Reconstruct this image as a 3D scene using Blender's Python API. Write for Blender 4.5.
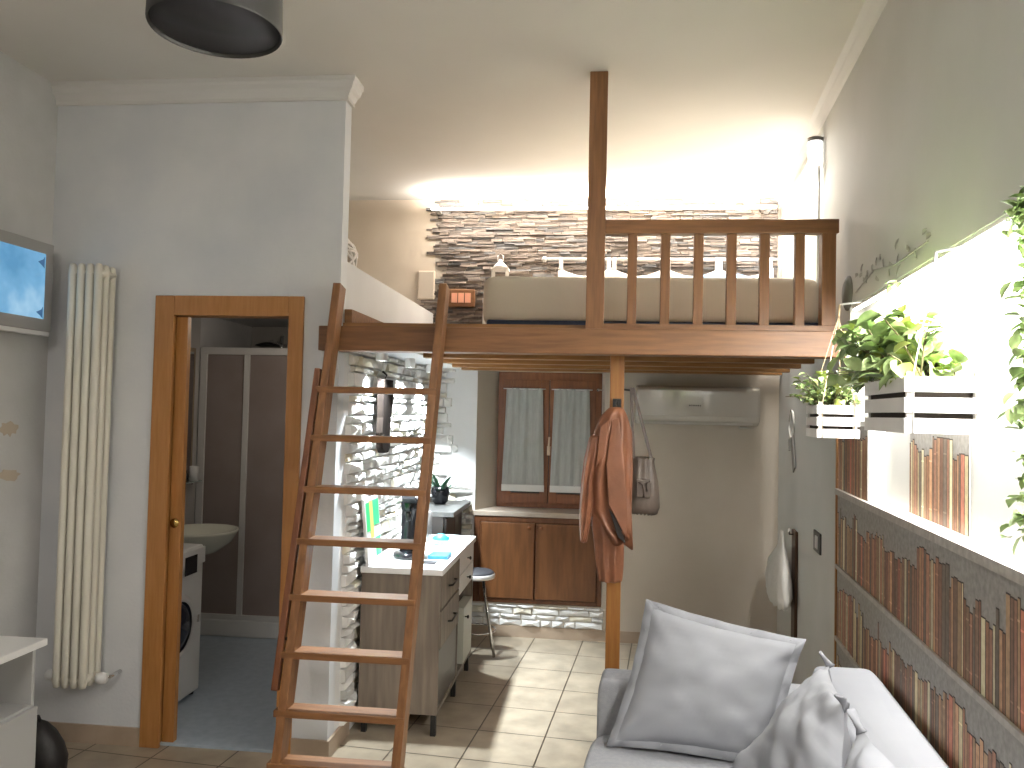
import bpy, math, random
from mathutils import Vector, Matrix, noise
random.seed(7)
for o in list(bpy.data.objects): bpy.data.objects.remove(o)
SC = bpy.context.scene
COL = SC.collection
PI = math.pi

# ---------------------------------------------------------------- camera
cam_d = bpy.data.cameras.new('camera'); cam = bpy.data.objects.new('camera', cam_d); COL.objects.link(cam)
cam_d.sensor_width = 36; cam_d.lens = 800 / 1024 * 36; cam_d.clip_start = .05
def cam_matrix():
    f = 800.; rho = .022
    d = Vector(((672 - 512) / f, (414.5 - 384) / f, 1)).normalized()
    u = Vector((rho, -1, 0)); u.z = -(u.x * d.x + u.y * d.y) / d.z; u.normalize()
    fl = lambda v: Vector((v.x, -v.y, -v.z))
    Y = fl(d); Z = fl(u); X = Y.cross(Z)
    return Matrix((X, Y, Z))
cam.matrix_world = Matrix.Translation((0, 0, 1.63)) @ cam_matrix().to_4x4()
SC.camera = cam

# ---------------------------------------------------------------- frames: W = right wall frame, L = left/back block, turned 5.24 degrees
ANG = .09149
FW = Matrix.Identity(4)
FL = Matrix.Translation((-1.545, 3.53, 0)) @ Matrix.Rotation(ANG, 4, 'Z')

# ---------------------------------------------------------------- world, lights, exposure
w = bpy.data.worlds.new('world'); SC.world = w; w.use_nodes = True
w.node_tree.nodes['Background'].inputs[0].default_value = (.75, .8, .9, 1)
w.node_tree.nodes['Background'].inputs[1].default_value = .05
SC.view_settings.view_transform = 'Standard'; SC.view_settings.look = 'None'
SC.view_settings.exposure = 0; SC.view_settings.gamma = 1; SC.view_settings.use_curve_mapping = False

def area(name, frame, loc, direction, sx, sy, power, col, spread=PI):
    l = bpy.data.lights.new(name, 'AREA'); l.shape = 'RECTANGLE'; l.size = sx; l.size_y = sy
    l.energy = power; l.color = col; l.spread = spread
    o = bpy.data.objects.new(name, l); COL.objects.link(o)
    zz = -Vector(direction).normalized(); yy = Vector((0, 1, 0)); yy = (yy - zz * yy.dot(zz)).normalized(); xx = yy.cross(zz)   # long side follows the frame's Y axis
    o.matrix_world = frame @ Matrix.Translation(loc) @ Matrix((xx, yy, zz)).transposed().to_4x4()
    return o
# ceiling light of the room behind the camera
area('room_ceiling_light', FW, (-.9, -.6, 3.1), (0, .25, -1), 1.0, .6, 40, (1, .95, .9))
# led strip over the loft, led strip under the soffit
area('loft_led_light', FL, (1.24, 1.97, 3.06), (0, .0, -1), 2.45, .03, 16, (1, .93, .84))
area('loft_led_up_light', FL, (1.24, 1.97, 3.10), (0, 0, 1), 2.45, .03, 85, (1, .93, .84))
area('loft_side_fill_light', FW, (.60, 5.0, 3.06), (.3, 0, -1), .03, 1.3, 32, (1, .95, .88))  # added fill to brighten the right loft wall, no strip of its own
area('niche_led_light', FW, (.752, 1.78, 2.083), (.05, 0, -1), .02, 3.06, 90, (1, .97, .92))
area('niche_wall_wash_light', FW, (.747, 1.78, 2.075), (1, 0, -1.5), .012, 3.06, 85, (1, .98, .94))
def spot(name, frame, loc, direction, power, col, ang, blend=.4, r=.015):
    l = bpy.data.lights.new(name, 'SPOT'); l.energy = power; l.color = col; l.spot_size = math.radians(ang); l.spot_blend = blend
    l.shadow_soft_size = r
    o = bpy.data.objects.new(name, l); COL.objects.link(o)
    o.matrix_world = frame @ Matrix.Translation(loc) @ Vector(direction).to_track_quat('-Z', 'Y').to_matrix().to_4x4()
    return o
SPOTS = [.40, 1.03, 1.62]
for y in SPOTS: spot('kitchen_spot_light', FL, (.12, y, 1.868), (-.10, 0, -1), 230, (.86, .95, 1), 100, .6, .03)
def point(name, frame, loc, power, col, r=.05):
    l = bpy.data.lights.new(name, 'POINT'); l.energy = power; l.color = col; l.shadow_soft_size = r
    o = bpy.data.objects.new(name, l); COL.objects.link(o); o.matrix_world = frame @ Matrix.Translation(loc)
point('bathroom_light', FL, (-.5, 1.0, 2.15), 5, (1, .88, .75), .06)
#point('loft_pole_light', FW, (.66, 4.27, 3.02), 5, (1, .95, .88), .02)

# ---------------------------------------------------------------- materials
MATS = {}
def nt(name):
    m = bpy.data.materials.new(name); m.use_nodes = True
    return m, m.node_tree, m.node_tree.nodes['Principled BSDF']
def mat(name, col, rough=.6, metal=0, col2=None, scale=8, stretch=(1, 1, 1), detail=4, bump=0, bscale=None, contrast=(.35, .65), emit=None, estr=0, alpha=1, trans=0, sheen=0, coat=0):
    if name in MATS: return MATS[name]
    m, t, b = nt(name)
    b.inputs['Base Color'].default_value = (*col, 1); b.inputs['Roughness'].default_value = rough; b.inputs['Metallic'].default_value = metal
    if trans: b.inputs['Transmission Weight'].default_value = trans
    if coat: b.inputs['Coat Weight'].default_value = coat
    if rough >= 1: b.inputs['Specular IOR Level'].default_value = .05
    if sheen: b.inputs['Sheen Weight'].default_value = sheen
    if alpha < 1: b.inputs['Alpha'].default_value = alpha
    tc = t.nodes.new('ShaderNodeTexCoord'); mp = t.nodes.new('ShaderNodeMapping'); mp.inputs['Scale'].default_value = stretch
    t.links.new(tc.outputs['Object'], mp.inputs[0])
    n = t.nodes.new('ShaderNodeTexNoise'); n.inputs['Scale'].default_value = scale; n.inputs['Detail'].default_value = detail
    t.links.new(mp.outputs[0], n.inputs[0])
    if col2:
        r = t.nodes.new('ShaderNodeValToRGB')
        r.color_ramp.elements[0].position = contrast[0]; r.color_ramp.elements[1].position = contrast[1]
        r.color_ramp.elements[0].color = (*col, 1); r.color_ramp.elements[1].color = (*col2, 1)
        t.links.new(n.outputs[0], r.inputs[0]); t.links.new(r.outputs[0], b.inputs['Base Color'])
    if bump:
        n2 = n
        if bscale:
            n2 = t.nodes.new('ShaderNodeTexNoise'); n2.inputs['Scale'].default_value = bscale; n2.inputs['Detail'].default_value = 5
            t.links.new(mp.outputs[0], n2.inputs[0])
        bp = t.nodes.new('ShaderNodeBump'); bp.inputs['Strength'].default_value = bump; bp.inputs['Distance'].default_value = .01
        t.links.new(n2.outputs[0], bp.inputs['Height']); t.links.new(bp.outputs[0], b.inputs['Normal'])
    if emit:
        b.inputs['Emission Color'].default_value = (*emit, 1); b.inputs['Emission Strength'].default_value = estr
    MATS[name] = m
    return m
wall_paint = mat('blue_grey_plaster', (.60, .62, .65), .8, col2=(.74, .745, .75), scale=1.6, detail=6, bump=.15, bscale=60)
wall_left_paint = mat('grey_plaster', (.52, .52, .51), .8, col2=(.62, .61, .60), scale=2.5, detail=5, bump=.15, bscale=60)
wall_warm = mat('cream_plaster', (.52, .465, .39), .8, col2=(.55, .495, .42), scale=3, bump=.1, bscale=80)
wall_white = mat('white_plaster', (.66, .66, .66), .8, col2=(.70, .70, .70), scale=3, bump=.1, bscale=80)
ceil_m = mat('ceiling_paint', (.66, .64, .60), .85, col2=(.69, .67, .63), scale=2)
cornice_m = mat('cornice_white', (.66, .65, .63), .6)
loftbeige = mat('beige_plaster', (.66, .56, .45), .8, col2=(.70, .60, .49), scale=3)
pine = mat('stained_pine', (.15, .062, .020), .45, col2=(.225, .10, .035), scale=5, stretch=(1, 12, 12), detail=5, bump=.1)
pine_v = mat('stained_pine_upright', (.15, .062, .020), .45, col2=(.225, .10, .035), scale=5, stretch=(12, 12, 1), detail=5, bump=.1)
pine_y = mat('golden_pine', (.20, .09, .025), .5, col2=(.27, .13, .04), scale=5, stretch=(1, 12, 12), detail=5)
pine_post = mat('golden_pine_upright', (.26, .10, .02), .5, col2=(.34, .15, .035), scale=5, stretch=(12, 12, 1), detail=5)
oak_v = mat('orange_oak_upright', (.33, .145, .038), .4, col2=(.39, .18, .055), scale=6, stretch=(14, 14, 1), detail=5)
oak_h = mat('orange_oak', (.50, .205, .035), .4, col2=(.58, .26, .05), scale=6, stretch=(1, 14, 14), detail=5)
win_wood = mat('red_brown_wood', (.16, .055, .022), .4, col2=(.22, .08, .03), scale=5, stretch=(10, 10, 1), detail=5)
cab_wood = mat('cabinet_walnut', (.10, .038, .012), .4, col2=(.15, .06, .02), scale=4, stretch=(8, 8, 1), detail=5)
cab_frame = mat('cabinet_frame_wood', (.085, .03, .011), .4, col2=(.12, .045, .016), scale=5, stretch=(8, 8, 1))
grey_oak = mat('grey_oak', (.14, .11, .085), .55, col2=(.22, .18, .14), scale=4, stretch=(7, 7, .6), detail=6)
white_lam = mat('white_laminate', (.78, .78, .77), .3)
white_lacq = mat('white_lacquer', (.42, .42, .41), .35)
dark_metal = mat('dark_metal', (.03, .03, .03), .4, .6)
chrome = mat('chrome', (.8, .8, .8), .15, 1)
alu = mat('aluminium', (.75, .74, .72), .35, .3)
brass = mat('brass', (.65, .45, .15), .25, 1)
enamel = mat('cream_enamel', (.70, .67, .58), .3)
appl = mat('white_appliance', (.72, .72, .70), .3)
ac_white = mat('air_conditioner_white', (.56, .53, .48), .12, coat=.5)
black_g = mat('black_gloss', (.012, .012, .016), .2)
black_m = mat('black_matt', (.018, .018, .022), .7)
dark_int = mat('dark_interior', (.03, .025, .02), .8)
glass = mat('clear_glass', (.9, .95, .95), .05, trans=1)
frost = mat('smoked_shower_panel', (.27, .22, .20), .35, col2=(.31, .26, .24), scale=3)
curtain_m = mat('net_curtain', (.50, .52, .50), .9, col2=(.56, .58, .56), scale=12, stretch=(6, 6, 1), alpha=.78)
sheet_m = mat('cream_sheet', (.74, .67, .56), .85, col2=(.78, .71, .60), scale=3, bump=.35, bscale=6)
navy = mat('navy_fabric', (.015, .025, .055), .8)
sofa_m = mat('light_grey_upholstery', (.28, .288, .31), .9, col2=(.31, .318, .34), scale=60, bump=.25, bscale=300)
cush_m = mat('grey_cushion_cotton', (.26, .268, .29), .9, col2=(.29, .298, .32), scale=3, bump=.12, bscale=9)
cush_w = mat('pale_cushion_cotton', (.225, .233, .255), .9, col2=(.25, .258, .28), scale=2, bump=.12, bscale=7)
white_cloth = mat('white_cotton', (.80, .76, .72), .9)
blue_cloth = mat('blue_cotton', (.13, .22, .38), .9)
leather = mat('tan_leather', (.16, .062, .03), .45, col2=(.25, .10, .05), scale=6, bump=.4, bscale=18)
leather_d = mat('dark_jacket_lining', (.02, .015, .013), .8)
taupe = mat('taupe_leather', (.095, .075, .06), .5, col2=(.13, .10, .08), scale=8, bump=.3, bscale=20)
taupe_d = mat('taupe_leather_strap', (.07, .05, .04), .5)
leaf_a = mat('leaf_green', (.20, .31, .10), .45, col2=(.42, .52, .24), scale=20)
leaf_b = mat('leaf_dark_green', (.11, .18, .06), .45, col2=(.30, .40, .16), scale=25)
leaf_y = mat('leaf_yellow_green', (.35, .42, .10), .5)
agave = mat('agave_green', (.03, .09, .05), .4)
stem_m = mat('stem_brown', (.14, .12, .05), .7)
soil = mat('soil', (.03, .022, .015), .9)
rope_m = mat('jute_rope', (.50, .38, .24), .9)
rope_g = mat('pale_cord', (.75, .74, .70), .9)
crate_m = mat('white_crate_paint', (.80, .79, .77), .6, col2=(.84, .83, .81), scale=10)
led_m = mat('led_glow', (1, 1, 1), .5, emit=(1, .95, .88), estr=14)
spot_m = mat('spot_lens_glow', (1, 1, 1), .5, emit=(.9, .97, 1), estr=20)
disk = mat('disk_grey', (.20, .195, .17), .9)
leaf_grey = mat('leaf_shape_grey', (.38, .375, .34), .9)
skirt = mat('beige_skirting_tile', (.34, .26, .19), .45, col2=(.40, .31, .23), scale=8)
blue_floor = mat('blue_bathroom_floor', (.34, .41, .48), .35, col2=(.40, .47, .54), scale=25)
bath_tile = mat('grey_bathroom_tile', (.40, .38, .36), .35, col2=(.44, .42, .39), scale=3)
mirror_m = mat('mirror_glass', (.5, .5, .5), .05, 1)
paper = mat('cream_label', (.8, .78, .7), .7)
teal = mat('teal_paper', (.02, .25, .33), .5)
blue_p = mat('blue_box', (.03, .22, .38), .5)
green_p = mat('bright_green_print', (.03, .62, .16), .5)
yell_p = mat('yellow_green_print', (.55, .68, .12), .5)
logo_m = mat('grey_lettering', (.12, .11, .10), .5)
dull_grey = mat('grey_stone_worktop', (.055, .055, .053), .4, col2=(.08, .08, .076), scale=30)
tv_frame = mat('tv_frame_grey', (.34, .33, .32), .4)
stain = mat('beige_wall_stain', (.48, .40, .31), .85)
night = mat('night_shutter', (.05, .055, .06), .6)
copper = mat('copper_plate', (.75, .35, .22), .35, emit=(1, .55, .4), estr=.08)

def floor_mat():
    m, t, b = nt('beige_floor_tile')
    tc = t.nodes.new('ShaderNodeTexCoord'); mp = t.nodes.new('ShaderNodeMapping')
    mp.inputs['Location'].default_value = (.945 + 10 * .345, -4.03 + 20 * .345, 0)
    t.links.new(tc.outputs['Object'], mp.inputs[0])
    br = t.nodes.new('ShaderNodeTexBrick'); br.offset = 0; br.squash = 1
    br.inputs['Scale'].default_value = 1; br.inputs['Brick Width'].default_value = .345; br.inputs['Row Height'].default_value = .345
    br.inputs['Mortar Size'].default_value = .004; br.inputs['Mortar Smooth'].default_value = .2
    br.inputs['Color1'].default_value = (.30, .25, .185, 1); br.inputs['Color2'].default_value = (.35, .295, .22, 1)
    br.inputs['Mortar'].default_value = (.06, .045, .03, 1)
    t.links.new(mp.outputs[0], br.inputs[0])
    n = t.nodes.new('ShaderNodeTexNoise'); n.inputs['Scale'].default_value = 7; n.inputs['Detail'].default_value = 6
    t.links.new(tc.outputs['Object'], n.inputs[0])
    mx = t.nodes.new('ShaderNodeMixRGB'); mx.blend_type = 'OVERLAY'; mx.inputs[0].default_value = .5
    t.links.new(br.outputs[0], mx.inputs[1]); t.links.new(n.outputs[0], mx.inputs[2]); t.links.new(mx.outputs[0], b.inputs['Base Color'])
    b.inputs['Roughness'].default_value = .28
    bp = t.nodes.new('ShaderNodeBump'); bp.invert = True; bp.inputs['Strength'].default_value = .4; bp.inputs['Distance'].default_value = .003
    t.links.new(br.outputs['Fac'], bp.inputs['Height']); t.links.new(bp.outputs[0], b.inputs['Normal'])
    return m
floor_m = floor_mat()
def attr_mat(name, rough=.8, nscale=20, bump=.3):
    m, t, b = nt(name)
    a = t.nodes.new('ShaderNodeAttribute'); a.attribute_name = 'tint'
    n = t.nodes.new('ShaderNodeTexNoise'); n.inputs['Scale'].default_value = nscale; n.inputs['Detail'].default_value = 6
    tc = t.nodes.new('ShaderNodeTexCoord'); t.links.new(tc.outputs['Object'], n.inputs[0])
    mx = t.nodes.new('ShaderNodeMixRGB'); mx.blend_type = 'OVERLAY'; mx.inputs[0].default_value = .45
    t.links.new(a.outputs['Color'], mx.inputs[1]); t.links.new(n.outputs[0], mx.inputs[2]); t.links.new(mx.outputs[0], b.inputs['Base Color'])
    b.inputs['Roughness'].default_value = rough
    if bump:
        bp = t.nodes.new('ShaderNodeBump'); bp.inputs['Strength'].default_value = bump; bp.inputs['Distance'].default_value = .008
        t.links.new(n.outputs[0], bp.inputs['Height']); t.links.new(bp.outputs[0], b.inputs['Normal'])
    return m
slate_m = attr_mat('brown_grey_slate', .75, 25, .5)
stone_m = attr_mat('white_split_stone', .7, 14, .6)
mural_m = attr_mat('printed_bookshelf_paper', .6, 60, 0)
def screen_mat():
    m, t, b = nt('blue_screen_picture')
    tc = t.nodes.new('ShaderNodeTexCoord'); n = t.nodes.new('ShaderNodeTexNoise'); n.inputs['Scale'].default_value = 5; n.inputs['Detail'].default_value = 3
    t.links.new(tc.outputs['Object'], n.inputs[0])
    r = t.nodes.new('ShaderNodeValToRGB')
    for i, (p, c) in enumerate(((.35, (.10, .30, .52)), (.55, (.18, .42, .66)))):
        r.color_ramp.elements[i].position = p; r.color_ramp.elements[i].color = (*c, 1)
    e = r.color_ramp.elements.new(.78); e.color = (.45, .68, .85, 1)
    t.links.new(n.outputs[0], r.inputs[0]); t.links.new(r.outputs[0], b.inputs['Emission Color'])
    b.inputs['Emission Strength'].default_value = 1.0; b.inputs['Base Color'].default_value = (.01, .01, .012, 1); b.inputs['Roughness'].default_value = .2
    return m
screen_m = screen_mat()

# ---------------------------------------------------------------- mesh builder
class MB:
    def __init__(s): s.v = []; s.f = []; s.sm = []; s.c = []; s.M = Matrix.Identity(4); s.col = None
    def add(s, vs, fs, smooth=False):
        n = len(s.v)
        s.v += [s.M @ Vector(v) for v in vs]
        for f in fs: s.f.append([i + n for i in f]); s.sm.append(smooth); s.c.append(s.col)
        return s
    def box(s, a, b):
        x0, y0, z0 = a; x1, y1, z1 = b
        return s.add([(x0, y0, z0), (x1, y0, z0), (x1, y1, z0), (x0, y1, z0), (x0, y0, z1), (x1, y0, z1), (x1, y1, z1), (x0, y1, z1)],
                     [(0, 3, 2, 1), (4, 5, 6, 7), (0, 1, 5, 4), (1, 2, 6, 5), (2, 3, 7, 6), (3, 0, 4, 7)])
    def prism(s, pts, a, b, axis='z'):
        n = len(pts)
        P = {'z': lambda p, h: (p[0], p[1], h), 'x': lambda p, h: (h, p[0], p[1]), 'y': lambda p, h: (p[0], h, p[1])}[axis]
        vs = [P(p, a) for p in pts] + [P(p, b) for p in pts]
        return s.add(vs, [list(range(n))[::-1], list(range(n, 2 * n))] + [(i, (i + 1) % n, n + (i + 1) % n, n + i) for i in range(n)])
    def rings(s, rings, cap=True, smooth=True, close=True):
        n = len(rings[0]); vs = [p for r in rings for p in r]; fs = []
        for k in range(len(rings) - 1):
            for i in range(n if close else n - 1):
                j = (i + 1) % n; fs.append((k * n + i, k * n + j, (k + 1) * n + j, (k + 1) * n + i))
        s.add(vs, fs, smooth)
        if cap:
            base = len(s.v) - len(vs)
            s.f.append([base + i for i in range(n)][::-1]); s.sm.append(False); s.c.append(s.col)
            s.f.append([base + (len(rings) - 1) * n + i for i in range(n)]); s.sm.append(False); s.c.append(s.col)
        return s
    def lathe(s, prof, c=(0, 0, 0), n=24, axis='z', cap=True, sx=1, sy=1):
        R = []
        for r, h in prof:
            ring = []
            for i in range(n):
                a = 2 * PI * i / n; x, y = r * math.cos(a) * sx, r * math.sin(a) * sy
                ring.append({'z': (c[0] + x, c[1] + y, c[2] + h), 'x': (c[0] + h, c[1] + x, c[2] + y), 'y': (c[0] + y, c[1] + h, c[2] + x)}[axis])
            R.append(ring)
        return s.rings(R, cap)
    def tube(s, pts, r, n=8, cap=True):
        pts = [Vector(p) for p in pts]; R = []; rr = r if isinstance(r, (list, tuple)) else [r] * len(pts)
        ref = None
        for i, p in enumerate(pts):
            d = (pts[min(i + 1, len(pts) - 1)] - pts[max(i - 1, 0)]).normalized()
            if ref is None: ref = Vector((0, 0, 1)) if abs(d.z) < .9 else Vector((1, 0, 0))
            u = d.cross(ref).normalized(); v = d.cross(u).normalized(); ref = -v if False else ref
            R.append([p + (u * math.cos(2 * PI * k / n) + v * math.sin(2 * PI * k / n)) * rr[i] for k in range(n)])
        return s.rings(R, cap)
    def bar(s, p0, p1, wx, wy, side=(1, 0, 0)):
        """rectangular bar from p0 to p1, wx across 'side', wy across the third axis"""
        p0 = Vector(p0); p1 = Vector(p1); d = (p1 - p0).normalized(); a = Vector(side); a = (a - d * a.dot(d)).normalized(); b = d.cross(a)
        q = [a * wx / 2 * i + b * wy / 2 * j for i, j in ((-1, -1), (1, -1), (1, 1), (-1, 1))]
        return s.rings([[p0 + k for k in q], [p1 + k for k in q]], smooth=False)
    def build(s, name, m, parent=None, frame=None, base=None, bevel=0, subsurf=0):
        if parent is not None: frame = Matrix(parent['_f']) if False else FR[parent.name]; base = BA[parent.name]
        frame = frame if frame is not None else FW
        base = Vector(base) if base is not None else Vector((0, 0, 0))
        me = bpy.data.meshes.new(name)
        me.from_pydata([v - base for v in s.v], [], s.f); me.update()
        me.polygons.foreach_set('use_smooth', s.sm)
        if any(c is not None for c in s.c):
            a = me.attributes.new('tint', 'FLOAT_COLOR', 'CORNER')
            for p in me.polygons:
                c = s.c[p.index] or (.5, .5, .5)
                for li in p.loop_indices: a.data[li].color = (*c, 1)
        me.materials.append(m)
        o = bpy.data.objects.new(name, me); COL.objects.link(o)
        if bevel:
            b = o.modifiers.new('bevel', 'BEVEL'); b.width = bevel; b.segments = 2; b.limit_method = 'ANGLE'
        if subsurf:
            b = o.modifiers.new('sub', 'SUBSURF'); b.levels = subsurf; b.render_levels = subsurf
        if parent is not None: o.parent = parent
        else: o.matrix_world = frame @ Matrix.Translation(base)
        FR[o.name] = frame; BA[o.name] = base
        return o
FR = {}; BA = {}
def thing(name, label, cat, base, frame=None, group=None):
    frame = frame if frame is not None else FL
    o = bpy.data.objects.new(name, None); COL.objects.link(o); o.empty_display_size = .1
    o.matrix_world = frame @ Matrix.Translation(base)
    FR[o.name] = frame; BA[o.name] = Vector(base)
    return tag(o, label, cat, group)
def tag(o, label, cat, group=None):
    o['label'] = label; o['category'] = cat
    if group: o['group'] = group
    return o
def struct(name, mb, m, frame=None, parent=None, label=None, **k):
    o = mb.build(name, m, parent, frame, **k)
    o['kind'] = 'structure'
    if label: o['label'] = label; o['category'] = name.split('_')[0]
    return o
def B(a, b): return MB().box(a, b)

# ================================================================ SETTING
CZ = 3.19; XR = .74
struct('floor', B((-3.6, -2.3, -.1), (1.4, 6.6, 0)), floor_m, FW, label='beige tiled floor with thin dark joints')
struct('ceiling', B((-3.6, -2.3, CZ), (1.4, 6.6, CZ + .1)), ceil_m, FW, label='plain off-white ceiling over the room and loft')
struct('wall_behind', B((-3.6, -2.3, 0), (1.4, -2.2, CZ)), wall_warm, FW, label='plain wall behind the viewer')
struct('wall_left', MB().box((-1.75, -5.2, 0), (-1.47, .09, CZ)).box((-1.75, .09, 0), (-1.60, 2.7, 2.27)).box((-1.75, .09, 2.27), (-1.60, 2.7, CZ)), wall_left_paint, FL, label='grey plastered wall on the far left')
# bathroom front wall with doorway
m = MB()
m.box((-1.47, 0, 0), (-.85, .09, CZ)).box((-.85, 0, 2.10), (-.22, .09, CZ)).box((-.22, 0, 0), (0, .09, CZ))
struct('wall_bathroom_front', m, wall_paint, FL, label='mottled blue-grey wall with the bathroom doorway')
m = MB(); m.box((-.09, .09, 0), (0, 2.16, 2.335)).box((-.09, 2.16, 0), (0, 2.6, 2.27))
struct('wall_kitchen_left', m, wall_white, FL, label='white half-height wall beside the loft and kitchen')
# cornice round the top of the partition
prof = [(0, CZ), (-.058, CZ), (-.058, CZ - .02), (-.048, CZ - .03), (-.042, CZ - .05), (-.028, CZ - .062), (-.014, CZ - .085), (-.014, CZ - .10), (0, CZ - .10)]
m = MB()
n = len(prof)
def ringc(px_, ex, ey): return [(px_[0] - ex * p[0] if False else px_[0] + ex * (-p[0]), px_[1] + ey * p[0], p[1]) for p in prof]
m.rings([ringc((-1.47, 0), 0, 1), ringc((0, 0), 1, 1), ringc((0, .09), 1, 0)], smooth=False)
struct('trim_1', m, cornice_m, FL, label='moulded cornice along the top of the bathroom wall')
m = MB(); m.prism([(XR, CZ), (XR, CZ - .055), (XR - .012, CZ - .05), (XR - .03, CZ - .03), (XR - .035, CZ - .02), (XR - .055, CZ)], -2.2, 5.9, 'y')
struct('trim_2', m, cornice_m, FW, label='cornice along the top of the right wall')
# back wall
m = MB()
struct('wall_loft_left', B((-1.60, 2.16, 2.32), (0, 2.6, CZ)), loftbeige, FL, label='beige wall beyond the half-height parapet')
m.box((0, 2.16, 2.0), (.34, 2.6, CZ)).box((.34, 2.16, 1.93), (1.272, 2.6, CZ)).box((1.272, 2.16, 0), (2.75, 2.6, CZ))
m.box((.34, 2.16, 0), (1.272, 2.6, .24))
m.prism([(.34, 2.161), (.461, 2.47), (.34, 2.47)], .90, 1.93, 'z').prism([(1.272, 2.161), (1.272, 2.47), (1.252, 2.47)], .90, 1.93, 'z')
struct('wall_back_corner', B((0, 2.16, 0), (.34, 2.6, 2.0)), wall_white, FL, label='white wall beside the window reveal')
struct('wall_back', m, wall_warm, FL, label='cream back wall under and above the loft')
# right wall
m = MB()
m.box((XR, -2.2, 0), (1.0, 3.62, 1.30)).box((XR, 3.27, 1.30), (1.0, 3.62, 1.62)).box((XR + .06, -2.2, 1.30), (1.0, 3.62, 2.105)).box((XR, -2.2, 2.105), (1.0, 3.62, CZ)).box((XR, 3.62, 0), (1.0, 6.3, CZ))
struct('wall_right', m, mat('right_wall_plaster', (.56, .56, .53), .8, col2=(.60, .595, .57), scale=2.5, bump=.03, bscale=70), FW, label='grey-white right wall with a recess under its soffit')
# bathroom shell
struct('floor_bathroom', B((-1.60, .02, 0), (-.09, 2.6, .012)), blue_floor, FL, label='blue bathroom floor behind the doorway')
struct('ceiling_bathroom', B((-1.60, .09, 2.27), (-.09, 2.16, 2.32)), wall_white, FL, label='low bathroom ceiling with storage above it')
struct('wall_bathroom_back', B((-1.60, 2.6, 0), (0, 2.7, 2.4)), bath_tile, FL, label='tiled wall at the back of the shower')
m = MB(); m.box((-1.60, .09, .012), (-1.592, 1.74, 2.27))
struct('wall_bathroom_left', m, bath_tile, FL, label='grey tiled bathroom wall behind the basin')
struct('ceiling_shower', B((-1.60, 2.16, 2.27), (-.09, 2.6, 2.32)), wall_white, FL)
# skirting
m = MB(); m.box((-1.47, -.012, 0), (-.912, 0, .085)).box((-.171, -.012, 0), (.012, 0, .085)).box((0, 0, 0), (.012, .30, .085))
struct('baseboard_left', m, skirt, FL, label='beige tile skirting by the bathroom door')
m = MB(); m.box((.02, 2.148, 0), (1.272, 2.16, .08)).box((1.272, 2.148, 0), (2.45, 2.16, .08))
struct('baseboard_back', m, skirt, FL, label='beige tile skirting along the back wall')

# stacked slate cladding over the loft
m = MB(); z = 2.06; rnd = random.Random(3)
while z < CZ - .005:
    h = rnd.uniform(.010, .022); h = min(h, CZ - z)
    f = (z - 2.06) / 1.13
    x = -.02 + rnd.uniform(-.06, .07) + (.04 if 2.5 < z < 2.75 else 0) - (.07 if z < 2.45 else 0)
    while x < 2.46:
        l = rnd.uniform(.05, .20); x1 = min(x + l, 2.47); d = rnd.uniform(.008, .026)
        g = rnd.uniform(.07, .17); t = rnd.random()
        c = (g * 1.3, g * 1.05, g * .88) if t < .65 else ((g * 1.0, g * .95, g * .92) if t < .85 else (g * 1.75, g * 1.4, g * 1.15))
        m.col = c
        j = [rnd.uniform(-.004, .004) for _ in range(8)]
        y = 2.16
        m.add([(x, y, z), (x1, y, z), (x1, y, z + h), (x, y, z + h), (x + abs(j[0]), y - d + j[1], z + .001), (x1 - abs(j[2]), y - d + j[3], z + .001), (x1 - abs(j[4]), y - d + j[5], z + h - .001), (x + abs(j[6]), y - d + j[7], z + h - .001)],
              [(0, 4, 5, 1), (1, 5, 6, 2), (2, 6, 7, 3), (3, 7, 4, 0), (4, 7, 6, 5)])
        x = x1
    z += h
struct('wall_loft_cladding', m, slate_m, FL, label='brown-grey stacked slate facing above the loft bed')
# white split stone on the kitchen wall (x=0 plane), back wall return and plinth
m = MB(); rnd = random.Random(11)
def stones(a0, a1, z0, z1, put, ragl, ragr, hr=(.03, .075), lr=(.07, .22), dr=(.010, .035)):
    z = z0
    while z < z1 - .004:
        h = min(rnd.uniform(*hr), z1 - z); a = a0 + rnd.uniform(0, ragl); e = a1 - rnd.uniform(0, ragr)
        while a < e - .02:
            l = rnd.uniform(*lr); b = min(a + l, e); d = rnd.uniform(*dr)
            g = rnd.uniform(.55, .80); m.col = (g, g * .985, g * .95) if rnd.random() < .85 else (g * .95, g * .88, g * .72)
            n = 3; gp = .004; J = lambda k: rnd.uniform(-k, k)
            pts = [(a, z, 0), (b - gp, z, 0), (b - gp, z + h - gp, 0), (a, z + h - gp, 0)]
            t1 = [(a + .004, z + .004, d + J(.008)), ((a + b) / 2 + J(.02), z + .004, d + J(.012)), (b - .008, z + .004, d + J(.008)), (b - .008, z + h - .008, d + J(.008)), ((a + b) / 2 + J(.02), z + h - .008, d + J(.012)), (a + .004, z + h - .008, d + J(.008)), ((a + b) / 2 + J(.03), z + h * .5, d + .012 + J(.010))]
            m.add([put(*q) for q in pts + t1], [(0, 1, 6, 5, 4), (1, 2, 7, 6), (2, 3, 9, 8, 7), (3, 0, 4, 9), (4, 5, 10), (5, 6, 10), (6, 7, 10), (7, 8, 10), (8, 9, 10), (9, 4, 10)])
            a = b
        z += h
stones(.13, 2.15, .085, 1.93, lambda a, z, d: (d, a, z), .06, 0)
stones(.0, .21, 1.03, 1.93, lambda a, z, d: (a, 2.16 - d, z), 0, .14, dr=(.006, .02))
stones(.0, .335, .085, 1.10, lambda a, z, d: (a, 2.16 - d, z), 0, .02, dr=(.006, .02))
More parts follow.
